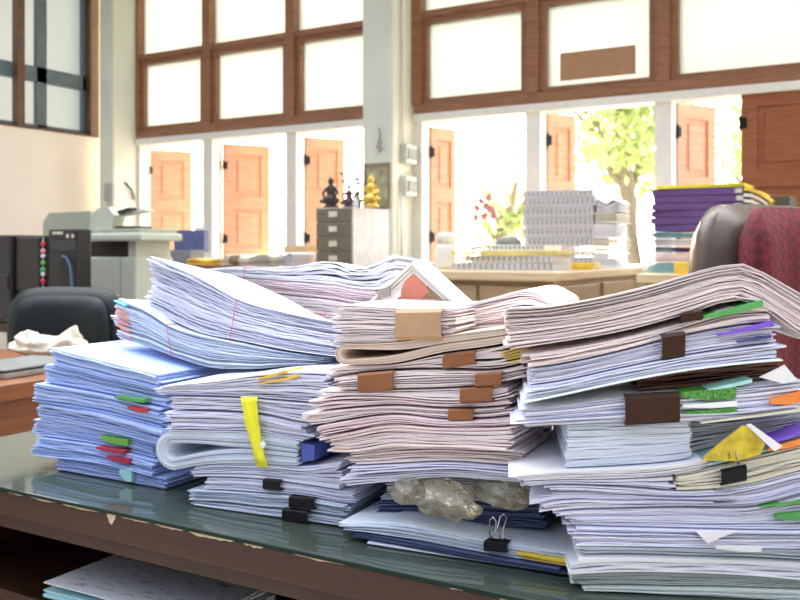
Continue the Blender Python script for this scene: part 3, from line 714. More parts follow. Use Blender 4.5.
# tented brochure with a red print
LT = Line(370, 1.42, 460, 1.37)
def zpx(L, px, py):
    k = L.s_at(px); q = L.pt(k, 0); _, d = proj_px(q.x, q.y); return k, ZC-(py-HY)*d/FP
tb_root = None
ka, za = zpx(LT, 412, 262); kl, zl = zpx(LT, 366, 304); kr, zr = zpx(LT, 458, 304)
p = LT.pt(ka, .05); tb_root = empty('tented_brochure', (p.x, p.y, min(zl, zr)), 'red and white brochure standing like a small tent behind the wide tan clip', 'brochure')
def vee(off, thick, T0, T1, m, name, lab=None, x0=1.0):
    mb = MB(); out = [(kl*x0+ka*(1-x0)+off, zl+(za-zl)*(1-x0)), (ka, za-off*.9), (kr*x0+ka*(1-x0)-off, zr+(za-zr)*(1-x0))]
    inn = [(a+(thick if i == 0 else (-thick if i == 2 else 0)), z-(0 if i != 1 else thick*.9)) for i, (a, z) in enumerate(out)]
    poly = out+inn[::-1]
    def f(T): return lambda q: Vector((*LT.pt(q[0], T), q[1]))
    mb.v = [f(T0)(q) for q in poly]+[f(T1)(q) for q in poly]
    mb.f = [(0, 1, 4, 5), (1, 2, 3, 4), (6, 11, 10, 7), (7, 10, 9, 8), (0, 6, 7, 1), (1, 7, 8, 2), (5, 4, 10, 11), (4, 3, 9, 10), (0, 5, 11, 6), (2, 8, 9, 3)]
    o = mb.build(name, m, tb_root)
    if lab: o['label'] = lab
vee(0, .006, 0, .08, C['white'], 'cover'); vee(.0075, .006, .004, .08, C['cream'], 'inner_page', 'cream inner page'); vee(.015, .004, .006, .075, C['white'], 'inner_page')
# red print card inside the tent
poly = [(398, 303), (399, 289), (403, 280), (398, 276), (412, 266), (420, 277), (423, 286), (427, 292), (421, 297), (424, 304)]
def fT(T): return lambda q: Vector((*LT.pt(LT.s_at(q[0]), T), zpx(LT, q[0], q[1])[1]))
MB().prism(poly, fT(.010), fT(.014)).build('red_print', C['salmon'], tb_root)['label'] = 'red printed card'
MB().prism([(378, 300), (380, 290), (391, 286), (391, 296)], fT(-.006), fT(.0)).build('small_clip', mat('grey_clip', (.35, .33, .28)), tb_root)['label'] = 'small grey clip'
# what the tent and the peaked bundle stand on
LU = Line(340, 1.46, 470, 1.385)
bundle(LU, 352, 470, None, curve((340, 400, 470), (306, 307, 305.5)), 'warm', 'tall stack of papers standing behind the middle pile under the red brochure', 'white bundles piled behind the rubber band bundles', pitch=3, depth=.17)
LU2 = Line(462, 1.26, 556, 1.22)
bundle(LU2, 474, 545, None, curve((462, 510, 556), (332, 327, 325.5)), 'warm', 'tall stack of papers between the middle and right piles under the peaked bundle', 'papers of the middle pile', pitch=3, depth=.13)
# crumpled tissue by the tent
def crumple(name, c, r, m, label, cat, seed, sq=(1, 1, 1), rough=.35, sub=4, freq=3):
    bm = bmesh.new(); bmesh.ops.create_icosphere(bm, subdivisions=sub, radius=1)
    for v in bm.verts:
        n = v.co.normalized(); d = 1+rough*(abs(noise.noise(n*freq+Vector((seed, 0, 0))))*1.6-.3)+rough*.5*(abs(noise.noise(n*freq*2.7+Vector((0, seed, 0))))-.2)
        v.co = Vector((n.x*d*r*sq[0], n.y*d*r*sq[1], n.z*d*r*sq[2]))
    me = bpy.data.meshes.new(name); bm.to_mesh(me); bm.free(); me.materials.append(m)
    o = bpy.data.objects.new(name, me); col.objects.link(o); o.location = c; o.rotation_euler = (0, 0, -TH+.0)
    for p_ in me.polygons: p_.use_smooth = True
    tag(o, label, cat); return o

# plastic bags
def bag(name, cpx, cpy, d, rx, ry, rz, seed, label):
    bm = bmesh.new(); bmesh.ops.create_icosphere(bm, subdivisions=5, radius=1)
    for v in bm.verts:
        n = v.co.normalized(); s = Vector((seed, seed*.3, 0)); n = (n+.12*Vector(noise.noise_vector(n*3+s))).normalized()
        r1 = 1-abs(noise.noise(n*1.3+s))*1.8; r2 = 1-abs(noise.noise(n*3+s))*1.5; dd = .64+.34*r1+.08*r2
        pin = 1-.45*max(0, n.x-.3)
        v.co = Vector((n.x*rx*dd*1.1, n.y*ry*dd, n.z*rz*dd*pin))
        if v.co.z < -rz*.62: v.co.z = -rz*.62+.1*(v.co.z+rz*.62)
    me = bpy.data.meshes.new(name); bm.to_mesh(me); bm.free(); me.materials.append(film)
    o = bpy.data.objects.new(name, me); col.objects.link(o); o.location = P(cpx, cpy, d); o.rotation_euler = (0, .0, math.radians(-31)+TH*0)
    tag(o, label, 'plastic bag', 'crumpled plastic bags'); return o
bag('plastic_bag', 445, 500, 1.165, .062, .035, .026, 2, 'crumpled clear plastic bag in front of the middle pile, left one')
bag('plastic_bag', 503, 493, 1.16, .050, .030, .020, 6, 'crumpled clear plastic bag in front of the middle pile, right one')
bag('plastic_bag', 412, 491, 1.205, .030, .028, .021, 9, 'small clear plastic bag squeezed at the left of the other bags')

# ---- F: right pile ----
LF = Line(515, 1.065, 800, 1.03); gf = 'papers of the right pile'
XF = (515, 560, 620, 680, 745, 800, 850)
def cf(*y): return curve(XF, y)
f1 = cf(588, 586, 586, 587, 588, 590, 591); f2 = cf(577, 574, 571, 572, 575, 580, 583); f3 = cf(568, 557, 554, 556, 558, 561, 563)
f35 = cf(550, 545, 545, 546, 547, 547, 547); f4 = cf(526, 526, 527, 528, 529, 529, 529); f5 = cf(522, 512, 509, 507, 507, 494, 482); f6 = cf(488, 484, 486, 490, 484, 470, 460)
f6b = cf(480, 478, 477, 472, 457, 444, 436); f7 = cf(474, 470, 467, 462, 447, 434, 426); f8 = cf(428, 425, 423, 422, 419, 413, 409); f9 = cf(408, 404, 396, 391, 385, 379, 374)
f10 = cf(403, 394, 381, 370, 362, 358, 355); f11 = cf(387, 381, 368, 356, 346, 340, 338); f12 = cf(371, 365, 352, 337, 325, 322, 322); f13 = cf(355, 349, 338, 323, 304, 306, 312)
f14b = curve((515, 560, 620, 680, 745, 775, 800, 850), (350, 343, 333, 317.5, 301, 316, 335, 355)); f14 = curve((507, 560, 650, 735, 750, 770, 800, 850), (306, 303, 284, 262.5, 262.5, 274, 291, 318))
B = {}
B[0] = bundle(LF, 580, 846, None, f1, 'green', 'grey green bundle on the glass, lowest of the right pile', gf)
B[1] = bundle(LF, 577, 850, f1, f2, 'green', 'grey green bundle second from the glass in the right pile', gf, pitch=2)
B[2] = bundle(LF, 571, 848, f2, f3, 'white', 'white covered bundle third from the glass in the right pile', gf, pitch=3.4, spread=.02)
B[3] = bundle(LF, 584, 842, f3, f35, 'cool', 'thin bundle with a loose white flap low in the right pile', gf, parts=True)
slab(B[3], 714, 760, 544, 550, 0, C['white'], 'paper_flap', t0=-.010, t1=.02)
B[4] = bundle(LF, 577, 846, f35, f4, 'lav', 'thick striped bundle with a torn flap in the lower right pile', gf, parts=True)
B[5] = bundle(LF, 572, 850, f4, f5, 'lav', 'bundle whose left end curls over, with green pages at its right end', gf, parts=True, spread=.02)
slab(B[5], 774, 812, 514, 522, -4, C['green'], 'green_page', label='green page ends'); slab(B[5], 760, 812, 505, 508, -8, C['green'], 'green_page', label='green page ends')
B[6] = bundle(LF, 542, 720, f5, f6, 'lav', 'fanned bundle sticking out to the left in the lower right pile', gf, spread=.03, jit=.004)
B[16] = bundle(LF, 724, 852, f5, f6, 'lav', 'bundle below the cream folder at the far right', gf)
B[7] = bundle(LF, 524, 672, f6, f6b, 'lav', 'thin white bundle left of the cream folder in the right pile', gf)
B[8] = bundle(LF, 676, 850, f6, f6b, 'cream', 'cream folder with a black clip on its front edge', gf, parts=True, pitch=3.5, name='folder', cat='folder')
clip(B[8], 719, 744, 468, 484, -5, black, 'black binder clip', handles=1)
B[9] = bundle(LF, 522, 698, f6b, f7, 'white', 'bundle bending up to the right below the blue grey box of sheets', gf, spread=.02)
B[19] = bundle(LF, 702, 850, f6b, f7, 'teal', 'thin bundle of teal and blue pages above the cream folder', gf, parts=True, name='folder', cat='folder')
slab(B[19], 752, 806, 446, 449, -18, C['purple'], 'purple_page', label='purple page edge'); slab(B[19], 766, 806, 447, 453, -12, C['orange'], 'orange_page', label='orange red page')
B[10] = bundle(LF, 566, 690, f7, f8, 'cool', 'neat square block of pale blue sheets in the right pile', gf, pitch=1.9, jit=.001, fill=.93, yaw=.002, spread=.002)
B[20] = bundle(LF, 694, 848, f7, f8, 'grey', 'grey papers right of the square block in the right pile', gf, t0=.03)
B[11] = bundle(LF, 520, 800, f8, f9, 'lav', 'bundle with a huge brown clip and a glittery green cover', gf, parts=True)
clip(B[11], 624, 678, 394, 424, -3, flareclip_brown, 'huge dark brown binder clip')
slab(B[11], 680, 734, 391, 402, -5, glitter, 'glitter_cover', t0=-.006, label='glittery green cover'); slab(B[11], 681, 735, 403.5, 409, -4, C['white'], 'cover_edge'); slab(B[11], 681, 735, 410.5, 415, -4, glitter, 'glitter_cover', label='glittery green cover')
slab(B[11], 706, 750, 388, 391.5, -10, C['mint'], 'film_tab', label='mint plastic tab'); slab(B[11], 768, 800, 398, 408, -8, C['orange'], 'orange_page', label='orange page')
slab(B[11], 700, 800, 421, 423.5, -14, C['cream'], 'cream_page', label='cream page')
LFr = LF
B[12] = bundle(LF, 640, 790, f9, f10, 'maroon', 'dark red brown folder set back in the gap under the cream cover sheet', gf, t0=.02, depth=.17, pitch=3, name='folder', cat='folder')  # added stack filling a gap, its shade painted as dark paper
B[13] = bundle(LF, 527, 778, f10, f11, 'lav', 'lavender bundle with a greenish cover sheet hanging out beneath it', gf, parts=True)
k0_, k1_ = 521, 780
slab_b = Bundle(); 
def cover(b, px0, px1, f, m, name, t0=-.012, t1=.2, th=.0012, lab=None, off=0.0):
    L = b.L; N = 18; vs = []
    k0, k1 = L.s_at(px0), L.s_at(px1)
    for i in range(N+1):
        k = k0+(k1-k0)*i/N; z = L.z(k, f)+off
        for t, zz in ((t0, z), (t0, z+th), (t1, z+th), (t1, z)):
            p = L.pt(k, t+b.t0); vs.append((p.x, p.y, zz))
    fs = []
    for i in range(N):
        for j in range(4): fs.append((i*4+j, (i+1)*4+j, (i+1)*4+(j+1) % 4, i*4+(j+1) % 4))
    fs += [(0, 1, 2, 3), (N*4+3, N*4+2, N*4+1, N*4)]
    o = MB().add(vs, fs).build(name, m, b.root)
    if lab: o['label'] = lab
    return o
cover(B[13], 521, 779, f10, mat('pale_green_sheet', (.78, .86, .80), var=.03), 'cover_sheet', lab='pale green cover sheet')
B[14] = bundle(LF, 532, 777, f11, f12, 'lav', 'lavender bundle with purple pages and a brown clip in the upper right pile', gf, parts=True)
clip(B[14], 661, 684, 334, 359, -3, flareclip_brown, 'brown binder clip')
slab(B[14], 717, 772, 334, 338, -13, C['purple'], 'purple_page', label='purple page end'); slab(B[14], 736, 770, 341, 343.5, -6, C['navy'], 'navy_page', label='navy page end')
B[15] = bundle(LF, 530, 771, f12, f13, 'warm', 'bundle with a green folder end just below the thick top one of the right pile', gf, parts=True)
clip(B[15], 680, 702, 313, 323, -3, flareclip_brown, 'small brown binder clip')
slab(B[15], 703, 762, 316, 322, -16, C['green'], 'green_folder', t0=-.008, label='green folder end')
B[17] = bundle(LF, 509, 852, f14b, f14, 'warm', 'very thick white bundle that crowns the right pile', gf, pitch=1.4, spread=.004, tst=.14)
# yellow plastic sleeve
mb = MB(); poly = [(700, 458), (704, 452), (739, 424), (744, 424), (762, 441), (757, 452), (735, 458)]
def fF(T, dz=0): return lambda q: Vector((*LF.pt(LF.s_at(q[0]), T), zpx(LF, q[0], q[1])[1]))
mb.prism(poly, fF(-.014), fF(-.009)); o = mb.build('yellow_sleeve', mat('yellow_film', (.72, .55, .04), rough=.25, var=.35, scale=60, bump=.3)); tag(o, 'crumpled yellow plastic sleeve poking out of the right pile', 'plastic sleeve'); fromloc(o, base(mb))
mb = MB(); mb.prism([(742, 422), (747, 421), (778, 443), (770, 448)], fF(-.018), fF(-.015)); o = mb.build('white_flap', C['white']); tag(o, 'narrow white flap of paper leaning right of the yellow sleeve', 'paper'); fromloc(o, base(mb))
mb = MB(); mb.prism([(694, 529), (735, 529), (721, 534), (706, 541)], fF(-.010), fF(-.006)); mb.build('torn_flap', C['white'], B[4].root)
mb = MB(); mb.prism([(757, 376), (782, 364), (795, 379), (780, 382)], fF(-.010), fF(-.007)); o = mb.build('paper_corner', C['white']); tag(o, 'white paper corner jutting out above the orange page at right', 'paper'); fromloc(o, base(mb))

# =====================================================================
#                          LEFT SIDE: desk, chair, machines
# =====================================================================
sd = empty('side_desk', (-2.85, 1.2, 0), 'orange brown wooden desk at the left edge', 'desk')
MB().bbox((-3.4, .2, ZD-.05), (-2.37, 2.30, ZD), .004).build('desktop', desk_or, sd)
for x in (-2.43, -3.38): MB().bbox((x, .24, 0), (x+.03, 2.26, ZD-.05), .003).build('side_panel', desk_or, sd)
# laptop
lp0 = onZ(20, 368, ZD+.01); M = Matrix.Translation((lp0.x, lp0.y, ZD+.001))@Matrix.Rotation(math.radians(96), 4, 'Z')
lt = empty('laptop', (lp0.x, lp0.y, ZD), 'closed silver grey laptop on the left desk', 'laptop')
MB().bbox((-.17, -.12, 0), (.17, .12, .018), .004, M).build('laptop_base', mat('laptop_silver', (.35, .37, .36), rough=.3, metal=.6), lt)
M2 = M@Matrix.Translation((0, .12, .018))@Matrix.Rotation(math.radians(-14), 4, 'X')
MB().bbox((-.165, -.10, .0185), (.165, .10, .022), .001, M).build('keyboard', blackpl, lt)
MB().bbox((-.17, -.12, .0225), (.17, .12, .029), .002, M).build('screen_lid', mat('laptop_silver_lid', (.16, .18, .18), rough=.4), lt)
# cloth bag
def sack():
    q = onZ(50, 358, ZD+.0); bm = bmesh.new(); bmesh.ops.create_icosphere(bm, subdivisions=5, radius=1)
    for v in bm.verts:
        n = v.co.normalized(); s = 1+.22*noise.noise(n*2.5+Vector((3, 1, 0)))+.10*abs(noise.noise(n*7))
        x = n.x*.145*s; y = n.y*.07*s; z = (n.z*.5+.5)*.075*s
        if n.x > 0.2: z += .055*max(0, 1-abs(n.x-.62)/.4)*max(0, n.z)
        if n.x < -.4: z += .022*max(0, n.z)
        v.co = Vector((x, y, max(0, z)))
    me = bpy.data.meshes.new('cloth_bag'); bm.to_mesh(me); bm.free(); me.materials.append(cloth)
    o = bpy.data.objects.new('cloth_bag', me); col.objects.link(o); o.location = (q.x, q.y, ZD+.001); o.rotation_euler = (0, 0, math.radians(-8)+TH)
    for p_ in me.polygons: p_.use_smooth = True
    tag(o, 'crumpled cream cloth bag on the left desk', 'bag')
sack()
# black office chair
def backrest(mb, w, h, th, M, curvx=.05, n=14, m=10, topr=.35, lean=.0):
    """rounded, slightly concave cushion with real thickness"""
    vs = []; rows = []
    for side in (0, 1):
        for i in range(n+1):
            for j in range(m+1):
                a = -1+2*i/n; b_ = j/m
                # superellipse outline
                x = a; z = b_
                yb = 2*z-1; L_ = (abs(x)**5+abs(yb)**5)**(1/5.) if (x or yb) else 0; mx = max(abs(x), abs(yb))
                f = mx/L_ if L_ > 1e-6 else 1
                X = x*f*w/2; Z = (yb*f+1)/2*h
                edge = max(0, 1-mx**6)**.5
                Y = -curvx*(x*f)**2+(1 if side else -1)*th/2*(.25+.75*edge)
                vs.append(M@Vector((X, Y+lean*Z, Z)))
    k = (n+1)*(m+1); fs = []
    I = lambda s, i, j: s*k+i*(m+1)+j
    for i in range(n):
        for j in range(m):
            fs += [(I(0,i,j), I(0,i+1,j), I(0,i+1,j+1), I(0,i,j+1)), (I(1,i,j), I(1,i,j+1), I(1,i+1,j+1), I(1,i+1,j))]
    for i in range(n): fs += [(I(0,i,0), I(1,i,0), I(1,i+1,0), I(0,i+1,0)), (I(0,i,m), I(0,i+1,m), I(1,i+1,m), I(1,i,m))]
    for j in range(m): fs += [(I(0,0,j), I(0,0,j+1), I(1,0,j+1), I(1,0,j)), (I(0,n,j), I(1,n,j), I(1,n,j+1), I(0,n,j+1))]
    mb.add(vs, fs)
def office_chair(name, c, rot, w, top, mback, mfront, label, th=.09, h=.55, pad=True, curvx=.05, wrap=False):
    r = empty(name, (c[0], c[1], 0), label, 'chair'); M = Matrix.Translation((c[0], c[1], 0))@Matrix.Rotation(rot, 4, 'Z')
    mb = MB(); backrest(mb, w, h, th, M@Matrix.Translation((0, 0, top-h)), curvx); mb.build('backrest', mback, r, True)
    if pad:
        mb = MB(); backrest(mb, w*(.94 if wrap else .86), h*(.96 if wrap else .9), th*(.75 if wrap else .5), M@Matrix.Translation((0, -th*(.5 if wrap else .42), top-h*(.98 if wrap else .96))), curvx*(3.2 if wrap else 1)); mb.build('back_cushion', mfront, r, True)
    mb = MB(); mb.bbox((-.24, -.50, .42), (.24, -.04, .52), .04, M, 3); mb.build('seat', mfront, r, True)
    MB().tube([M@Vector((0, -.02, .46)), M@Vector((0, .07, .5)), M@Vector((0, .06, top-h+.1))], .02, 8).build('back_bar', black, r, True)
    MB().tube([M@Vector((0, -.27, .1)), M@Vector((0, -.27, .42))], .028, 10).build('column', black, r, True)
    for s in range(5):
        a = s*2*math.pi/5
        l = MB().tube([M@Vector((0, -.27, .12)), M@Vector((.28*math.cos(a), -.27+.28*math.sin(a), .07))], [.022, .014], 8).build('leg', black, r, True)
        e = M@Vector((.28*math.cos(a), -.27+.28*math.sin(a), .03))
        w_ = MB().tube([e+Vector((-.012, 0, 0)), e+Vector((.012, 0, 0))], .03, 12).build('caster', blackpl, r, True)
    return r
q = P(73, 287, 3.8); office_chair('office_chair', (q.x, q.y), -TH*.2+math.radians(18), .58, ZC-(287-HY)*3.8/FP, chairblk, chairblk, 'black leather office chair behind the left desk', th=.10)

# copier
YC = 3.35
cp = empty('photocopier', (onY(120, 0, YC).x, YC+.3, 0), 'beige green photocopier with document feeder near the left wall', 'photocopier')
xa, xb = onY(86, 0, YC).x, onY(136, 0, YC).x
zt = onY(130, 257, YC).z
MB().bbox((xa, YC, .0), (xb, YC+.27, zt), .015).build('body', copierm, cp)
for i in range(3):
    z0 = .15+i*.24
    if z0+.22 < zt-.1:
        dr = MB().bbox((xa+.02, YC-.012, z0), (xb-.02, YC, z0+.22), .006).build('paper_drawer', copierm, cp)
rect(120, 121, 258, 300, YC-.002, .01, copierd, 'panel_seam', cp, r=.0005)
rect(90, 130, 241, 258, YC+.05, .2, copierblk, 'output_slot', cp)
rect(103, 118, 243, 255, YC+.08, .05, C['white'], 'printed_page', cp, r=.001)
rect(128, 136, 239, 258, YC+.02, .25, copierm, 'right_column', cp)
rect(84, 92, 239, 258, YC+.05, .2, copierm, 'left_column', cp)
rect(86, 141, 233, 241, YC-.04, .30, copierm, 'scanner_bed', cp, r=.012)
rect(100, 140, 228.5, 233, YC-.02, .27, copierd, 'scanner_glass_cover', cp, r=.006)
# lid and feeder
def slope(name, pts, Y0, Y1, m, par):
    f0 = lambda q: onY(q[0], q[1], Y0)
    dy = Y1-Y0
    MB().prism(pts, f0, lambda q: onY(q[0], q[1], Y0)+Vector((0, dy, 0))).build(name, m, par)
slope('lid', [(43, 240), (43, 222), (49, 213), (90, 211), (92, 233), (70, 240)], YC+.05, YC+.15, copierd, cp)
slope('document_feeder', [(88, 231), (92, 214), (98, 208), (108, 207), (114, 215), (110, 230)], YC, YC+.08, copierm, cp)
slope('feeder_slot', [(115, 226), (135, 226), (136, 231), (114, 231)], YC-.015, YC+.1, copierblk, cp)
slope('feeder_tray', [(118, 213), (145, 209), (146, 211), (119, 216)], YC+.02, YC+.08, copierm, cp)
slope('tray_end', [(117, 211), (129, 207.5), (130, 210), (118, 214)], YC+.0, YC+.05, blackpl, cp)
# black pc tower
YP = 2.95
pc = empty('computer_tower', (onY(63, 0, YP).x, YP+.045, .78), 'black computer tower with a blue cable in front of the photocopier', 'computer')
st = empty('machine_table', (-4.0, 3.04, 0), 'low dark table carrying the black computer boxes', 'table')
MB().bbox((-4.7, 2.84, .74), (onY(86, 0, 2.95).x+.01, 3.24, .78), .004).build('tabletop', deskw, st)
for x in (-4.68, onY(84, 0, 2.95).x-.04):
    for y in (2.86, 3.18): MB().box((x, y, 0), (x+.04, y+.04, .74)).build('leg', deskw, st)
x0, x1 = onY(48, 0, YP).x, onY(77, 0, YP).x; z1 = onY(67, 229, YP).z
MB().bbox((x0, YP, .782), (x1, YP+.09, z1), .012).build('case', blackpl, pc)
rect(50, 75, 241, 251, YP-.006, .02, mat('dark_grey_plastic', (.05, .055, .06)), 'drive_bay', pc)
rect(52, 63, 231.5, 234.5, YP-.004, .01, chrome, 'badge', pc, r=.001)
for x in (66, 71): rect(x, x+3, 234, 238, YP-.004, .01, chrome, 'button', pc, r=.0015)
MB().tube([onY(62, 256, YP-.012), onY(66, 257, YP-.014), onY(70, 266, YP-.016), onY(72, 288, YP-.014), onY(73, 300, YP-.012)], .004, 8).build('cable', mat('blue_cable', (.1, .2, .42)), pc, True)
# black boxes left
mn = empty('black_monitor', (onY(30, 0, 2.94).x, 3.0, .78), 'black monitor seen from behind left of the computer tower', 'monitor')
rect(13, 40, 237, 292, 2.94, .05, blackpl, 'screen_shell', mn, r=.012); MB().bbox((onY(20, 0, 2.94).x, 2.95, .80), (onY(33, 0, 2.94).x, 2.99, 1.06), .006).build('stand', blackpl, mn)
MB().bbox((onY(12, 0, 2.94).x, 2.87, .782), (onY(40, 0, 2.94).x, 3.06, .80), .006).build('foot', blackpl, mn)
x0, x1 = onY(-20, 0, 2.92).x, onY(11, 0, 2.92).x
mb = MB().bbox((x0, 2.92, .782), (x1, 3.2, onY(5, 235, 2.92).z), .012).bbox((x0+.02, 2.914, .95), (x1-.02, 2.93, 1.02), .003); o = mb.build('speaker_box', blackpl); tag(o, 'black box at the left edge beside the black monitor', 'computer'); fromloc(o, base(mb))
# little string of dolls
dl = empty('hanging_ornament', tuple(onY(43, 285, 2.89)), 'red white and green doll ornament hanging beside the computer tower', 'ornament')
for (y, r_, m_) in ((244, .012, 'red'), (251, .013, 'pinkred'), (256, .011, 'white'), (263, .012, 'ltgreen'), (270, .014, 'green'), (274, .011, 'white'), (281, .013, 'red')):
    c = onY(43, y, 2.89); MB().lathe([(0.001, -r_), (r_*.7, -r_*.7), (r_, 0), (r_*.7, r_*.7), (.001, r_)], c, 12).build('bead', C[m_], dl, True)
MB().tube([onY(43, 237, 2.89), onY(43, 287, 2.89)], .0015, 6).build('cord', C['white'], dl)

# =====================================================================
#                          BACK DESK (left of the pillar)
# =====================================================================
ZB = 1.05; YB = 4.3
bk = empty('back_desk', (-3.7, 4.75, 0), 'brown desk below the left windows', 'desk')
xk0, xk1 = -4.85, onY(402, 0, YB).x
MB().bbox((xk0, YB, ZB-.04), (xk1, 5.1, ZB), .005).build('desktop', desk_or, bk)
MB().box((xk0+.05, YB+.04, .1), (xk1-.05, YB+.06, ZB-.04)).build('front_panel', desk_or, bk)
for x in (xk0+.02, xk1-.06): MB().box((x, YB+.04, 0), (x+.04, 5.05, ZB-.04)).build('side_panel', desk_or, bk)
# monitor
mo = empty('computer_monitor', tuple(onY(190, 268, 4.5)), 'blue grey computer monitor edge below the leftmost shutter', 'monitor')
rect(174, 204, 230, 252, 4.55, .05, mat('blue_screen', (.10, .13, .30), rough=.2), 'screen', mo); rect(184, 194, 250, 262, 4.57, .04, blackpl, 'stand', mo); rect(176, 200, 261.5, 264.5, 4.5, .18, blackpl, 'foot', mo)
o = rect(163, 190, 250, 263.5, 4.40, .14, mat('blue_grey_plastic', (.22, .25, .30)), 'plastic_tray', label='blue grey plastic tray in front of the blue monitor', cat='tray')
o = rect(194, 203, 226, 264.0, 4.9, .01, C['white'], 'paper_card', label='white card with blue strip standing left of the middle shutter', cat='card')
# loose folded papers and basket
def onTable(px, py, z, name, w, d, h, m, label, cat, ang=0, n=6, group=None, ripple=.0):
    q = onZ(px, py, z) if py > HY+2 else onY(px, py, 4.6); return stackbox(q.x, q.y, z, w, d, h, m, name, label, cat, ang, n, group, ripple)
def stackbox(x, y, z, w, d, h, m, name, label, cat, ang=0, n=6, group=None, ripple=0.0, jit=.006):
    rg = random.Random(int(abs(x*1000)+h*900)); V = MB()
    for i in range(n):
        M = Matrix.Translation((x+rg.uniform(-jit, jit), y+rg.uniform(-jit, jit), z+.0006))@Matrix.Rotation(math.radians(ang+rg.uniform(-2, 2)*jit/.006), 4, 'Z')
        N = 8; vs = []
        for a in range(N+1):
            xx = -w/2+w*a/N; wv = ripple*(1+math.sin(a*1.1+i*.15))*(i+1)/n
            for yy, t in ((-d/2, 0), (-d/2, 1), (d/2, 1), (d/2, 0)): vs.append(M@Vector((xx, yy, h*(i+t*.82)/n+wv)))
        fs = []
        for a in range(N):
            for j in range(4): fs.append((a*4+j, a*4+(j+1) % 4, (a+1)*4+(j+1) % 4, (a+1)*4+j))
        fs += [(0, 3, 2, 1), (N*4, N*4+1, N*4+2, N*4+3)]; V.add(vs, fs)
    o = V.build(name, m); tag(o, label, cat, group); fromloc(o, base(V)); return o
gbk = 'papers on the back desk'
def xy(px, Y): return onY(px, 0, Y).x
stackbox(xy(214, 4.5), 4.5, ZB, .30, .20, .035, C['oyellow'], 'envelope', 'orange brown envelope on the back desk', 'envelope', 6, 2, gbk, .006)
stackbox(xy(228, 4.45), 4.72, ZB, .22, .2, .05, PW['white'], 'folded_papers', 'white folded papers below the middle shutter', 'papers', -8, 5, gbk, .01)
stackbox(xy(262, 4.5), 4.46, ZB, .42, .24, .05, PW['cream'], 'folded_papers', 'wide wavy papers on the back desk left of the drawer cabinet', 'papers', 4, 6, gbk, .012)
stackbox(xy(292, 4.5), 4.55, ZB, .14, .2, .07, PW['white'], 'folded_papers', 'white papers right next to the small drawer cabinet', 'papers', -10, 5, gbk, .008)
mb = MB(); c = onY(236, 262, 4.35); c.z = ZB+.036; mb.tube([c+Vector((-.03, 0, 0)), c+Vector((.03, 0, 0))], .034, 16); o = mb.build('tape_roll', mat('brown_tape', (.25, .17, .1)), None, True); tag(o, 'dark brown roll of tape on the back desk', 'tape'); fromloc(o, base(mb))
bt = empty('wooden_tray', (xy(294, 4.85), 4.9, ZB), 'small brown wooden tray standing behind the papers on the back desk', 'tray')
xa, xb = xy(283, 4.8), xy(307, 4.8)
for q in (((xa, 4.8, ZB+.07), (xb, 4.81, ZB+.13)), ((xa, 5.0, ZB+.07), (xb, 5.01, ZB+.13)), ((xa, 4.81, ZB+.07), (xa+.01, 5.0, ZB+.13)), ((xb-.01, 4.81, ZB+.07), (xb, 5.0, ZB+.13))): MB().box(*q).build('tray_side', beigew, bt)
MB().box((xa, 4.8, ZB+.062), (xb, 5.01, ZB+.07)).build('tray_bottom', beigew, bt)
for x in (xa+.01, xb-.02): MB().box((x, 4.82, ZB), (x+.01, 4.99, ZB+.062)).build('foot', beigew, bt)

# small drawer cabinet
YF = 4.5; x0, x1 = xy(316, YF), xy(352, YF); zc1 = onY(334, 207.5, YF).z
dc = empty('drawer_cabinet', ((x0+x1)/2, YF+.2, ZB), 'small grey brown four drawer cabinet with pale side in front of the pillar', 'cabinet')
cabm = mat('grey_brown_metal', (.20, .17, .12), rough=.5); cabw = mat('pale_cabinet_side', (.74, .75, .73), rough=.5)
MB().bbox((x0, YF+.01, ZB), (x1, YF+.42, zc1), .004).build('body', cabw, dc)
hh = (zc1-ZB)/4
for i in range(4):
    z0 = ZB+i*hh
    d_ = MB().bbox((x0+.006, YF-.006, z0+.004), (x1-.006, YF+.012, z0+hh-.004), .003).build('drawer', cabm, dc)
    xm = (x0+x1)/2; g = MB().bbox((xm-.03, YF-.014, z0+hh*.35), (xm+.03, YF-.006, z0+hh*.72), .003).build('label_holder', C['cream'], d_); g.matrix_parent_inverse = Matrix.Identity(4)
    g.parent = d_
# things on it
zt = zc1
def figure(px, Y, h, m, name, label, seed, parts=3, armr=1):
    x = xy(px, Y); mb = MB(); s = h
    mb.lathe([(.001, 0), (.26*s, 0), (.27*s, .06*s), (.18*s, .10*s), (.24*s, .2*s), (.30*s, .27*s), (.2*s, .36*s), (.13*s, .42*s), (.16*s, .55*s), (.17*s, .64*s), (.09*s, .72*s), (.06*s, .75*s), (.10*s, .80*s), (.105*s, .86*s), (.07*s, .92*s), (.02*s, .98*s), (.001, 1*s)], (x, Y, zt+.001), 14, sq=(1, .75))
    for sg in (-1, 1):
        mb.tube([(x+sg*.15*s, Y, zt+.64*s), (x+sg*.28*s, Y-.03*s, zt+.48*s), (x+sg*.18*s, Y-.12*s, zt+.36*s)], [.05*s, .045*s, .035*s], 7)
        mb.tube([(x+sg*.08*s, Y-.04*s, zt+.26*s), (x+sg*.30*s, Y-.08*s, zt+.22*s), (x+sg*.05*s, Y-.18*s, zt+.18*s)], [.08*s, .07*s, .04*s], 7)
    o = mb.build(name, m, None, True); tag(o, label, 'statue', 'figurines on the drawer cabinet'); fromloc(o, base(mb)); return o
bronze = mat('dark_bronze', (.06, .05, .045), rough=.4, metal=.3); gold = mat('gold', (.85, .60, .12), rough=.3, metal=.7)
figure(331, YF+.10, .20, bronze, 'seated_statue', 'dark seated statue at the left of the drawer cabinet top', 1)
figure(349, YF+.13, .155, mat('dark_purple_bronze', (.10, .06, .07), rough=.4), 'seated_statue', 'smaller dark statue behind the little pink flowers', 2)
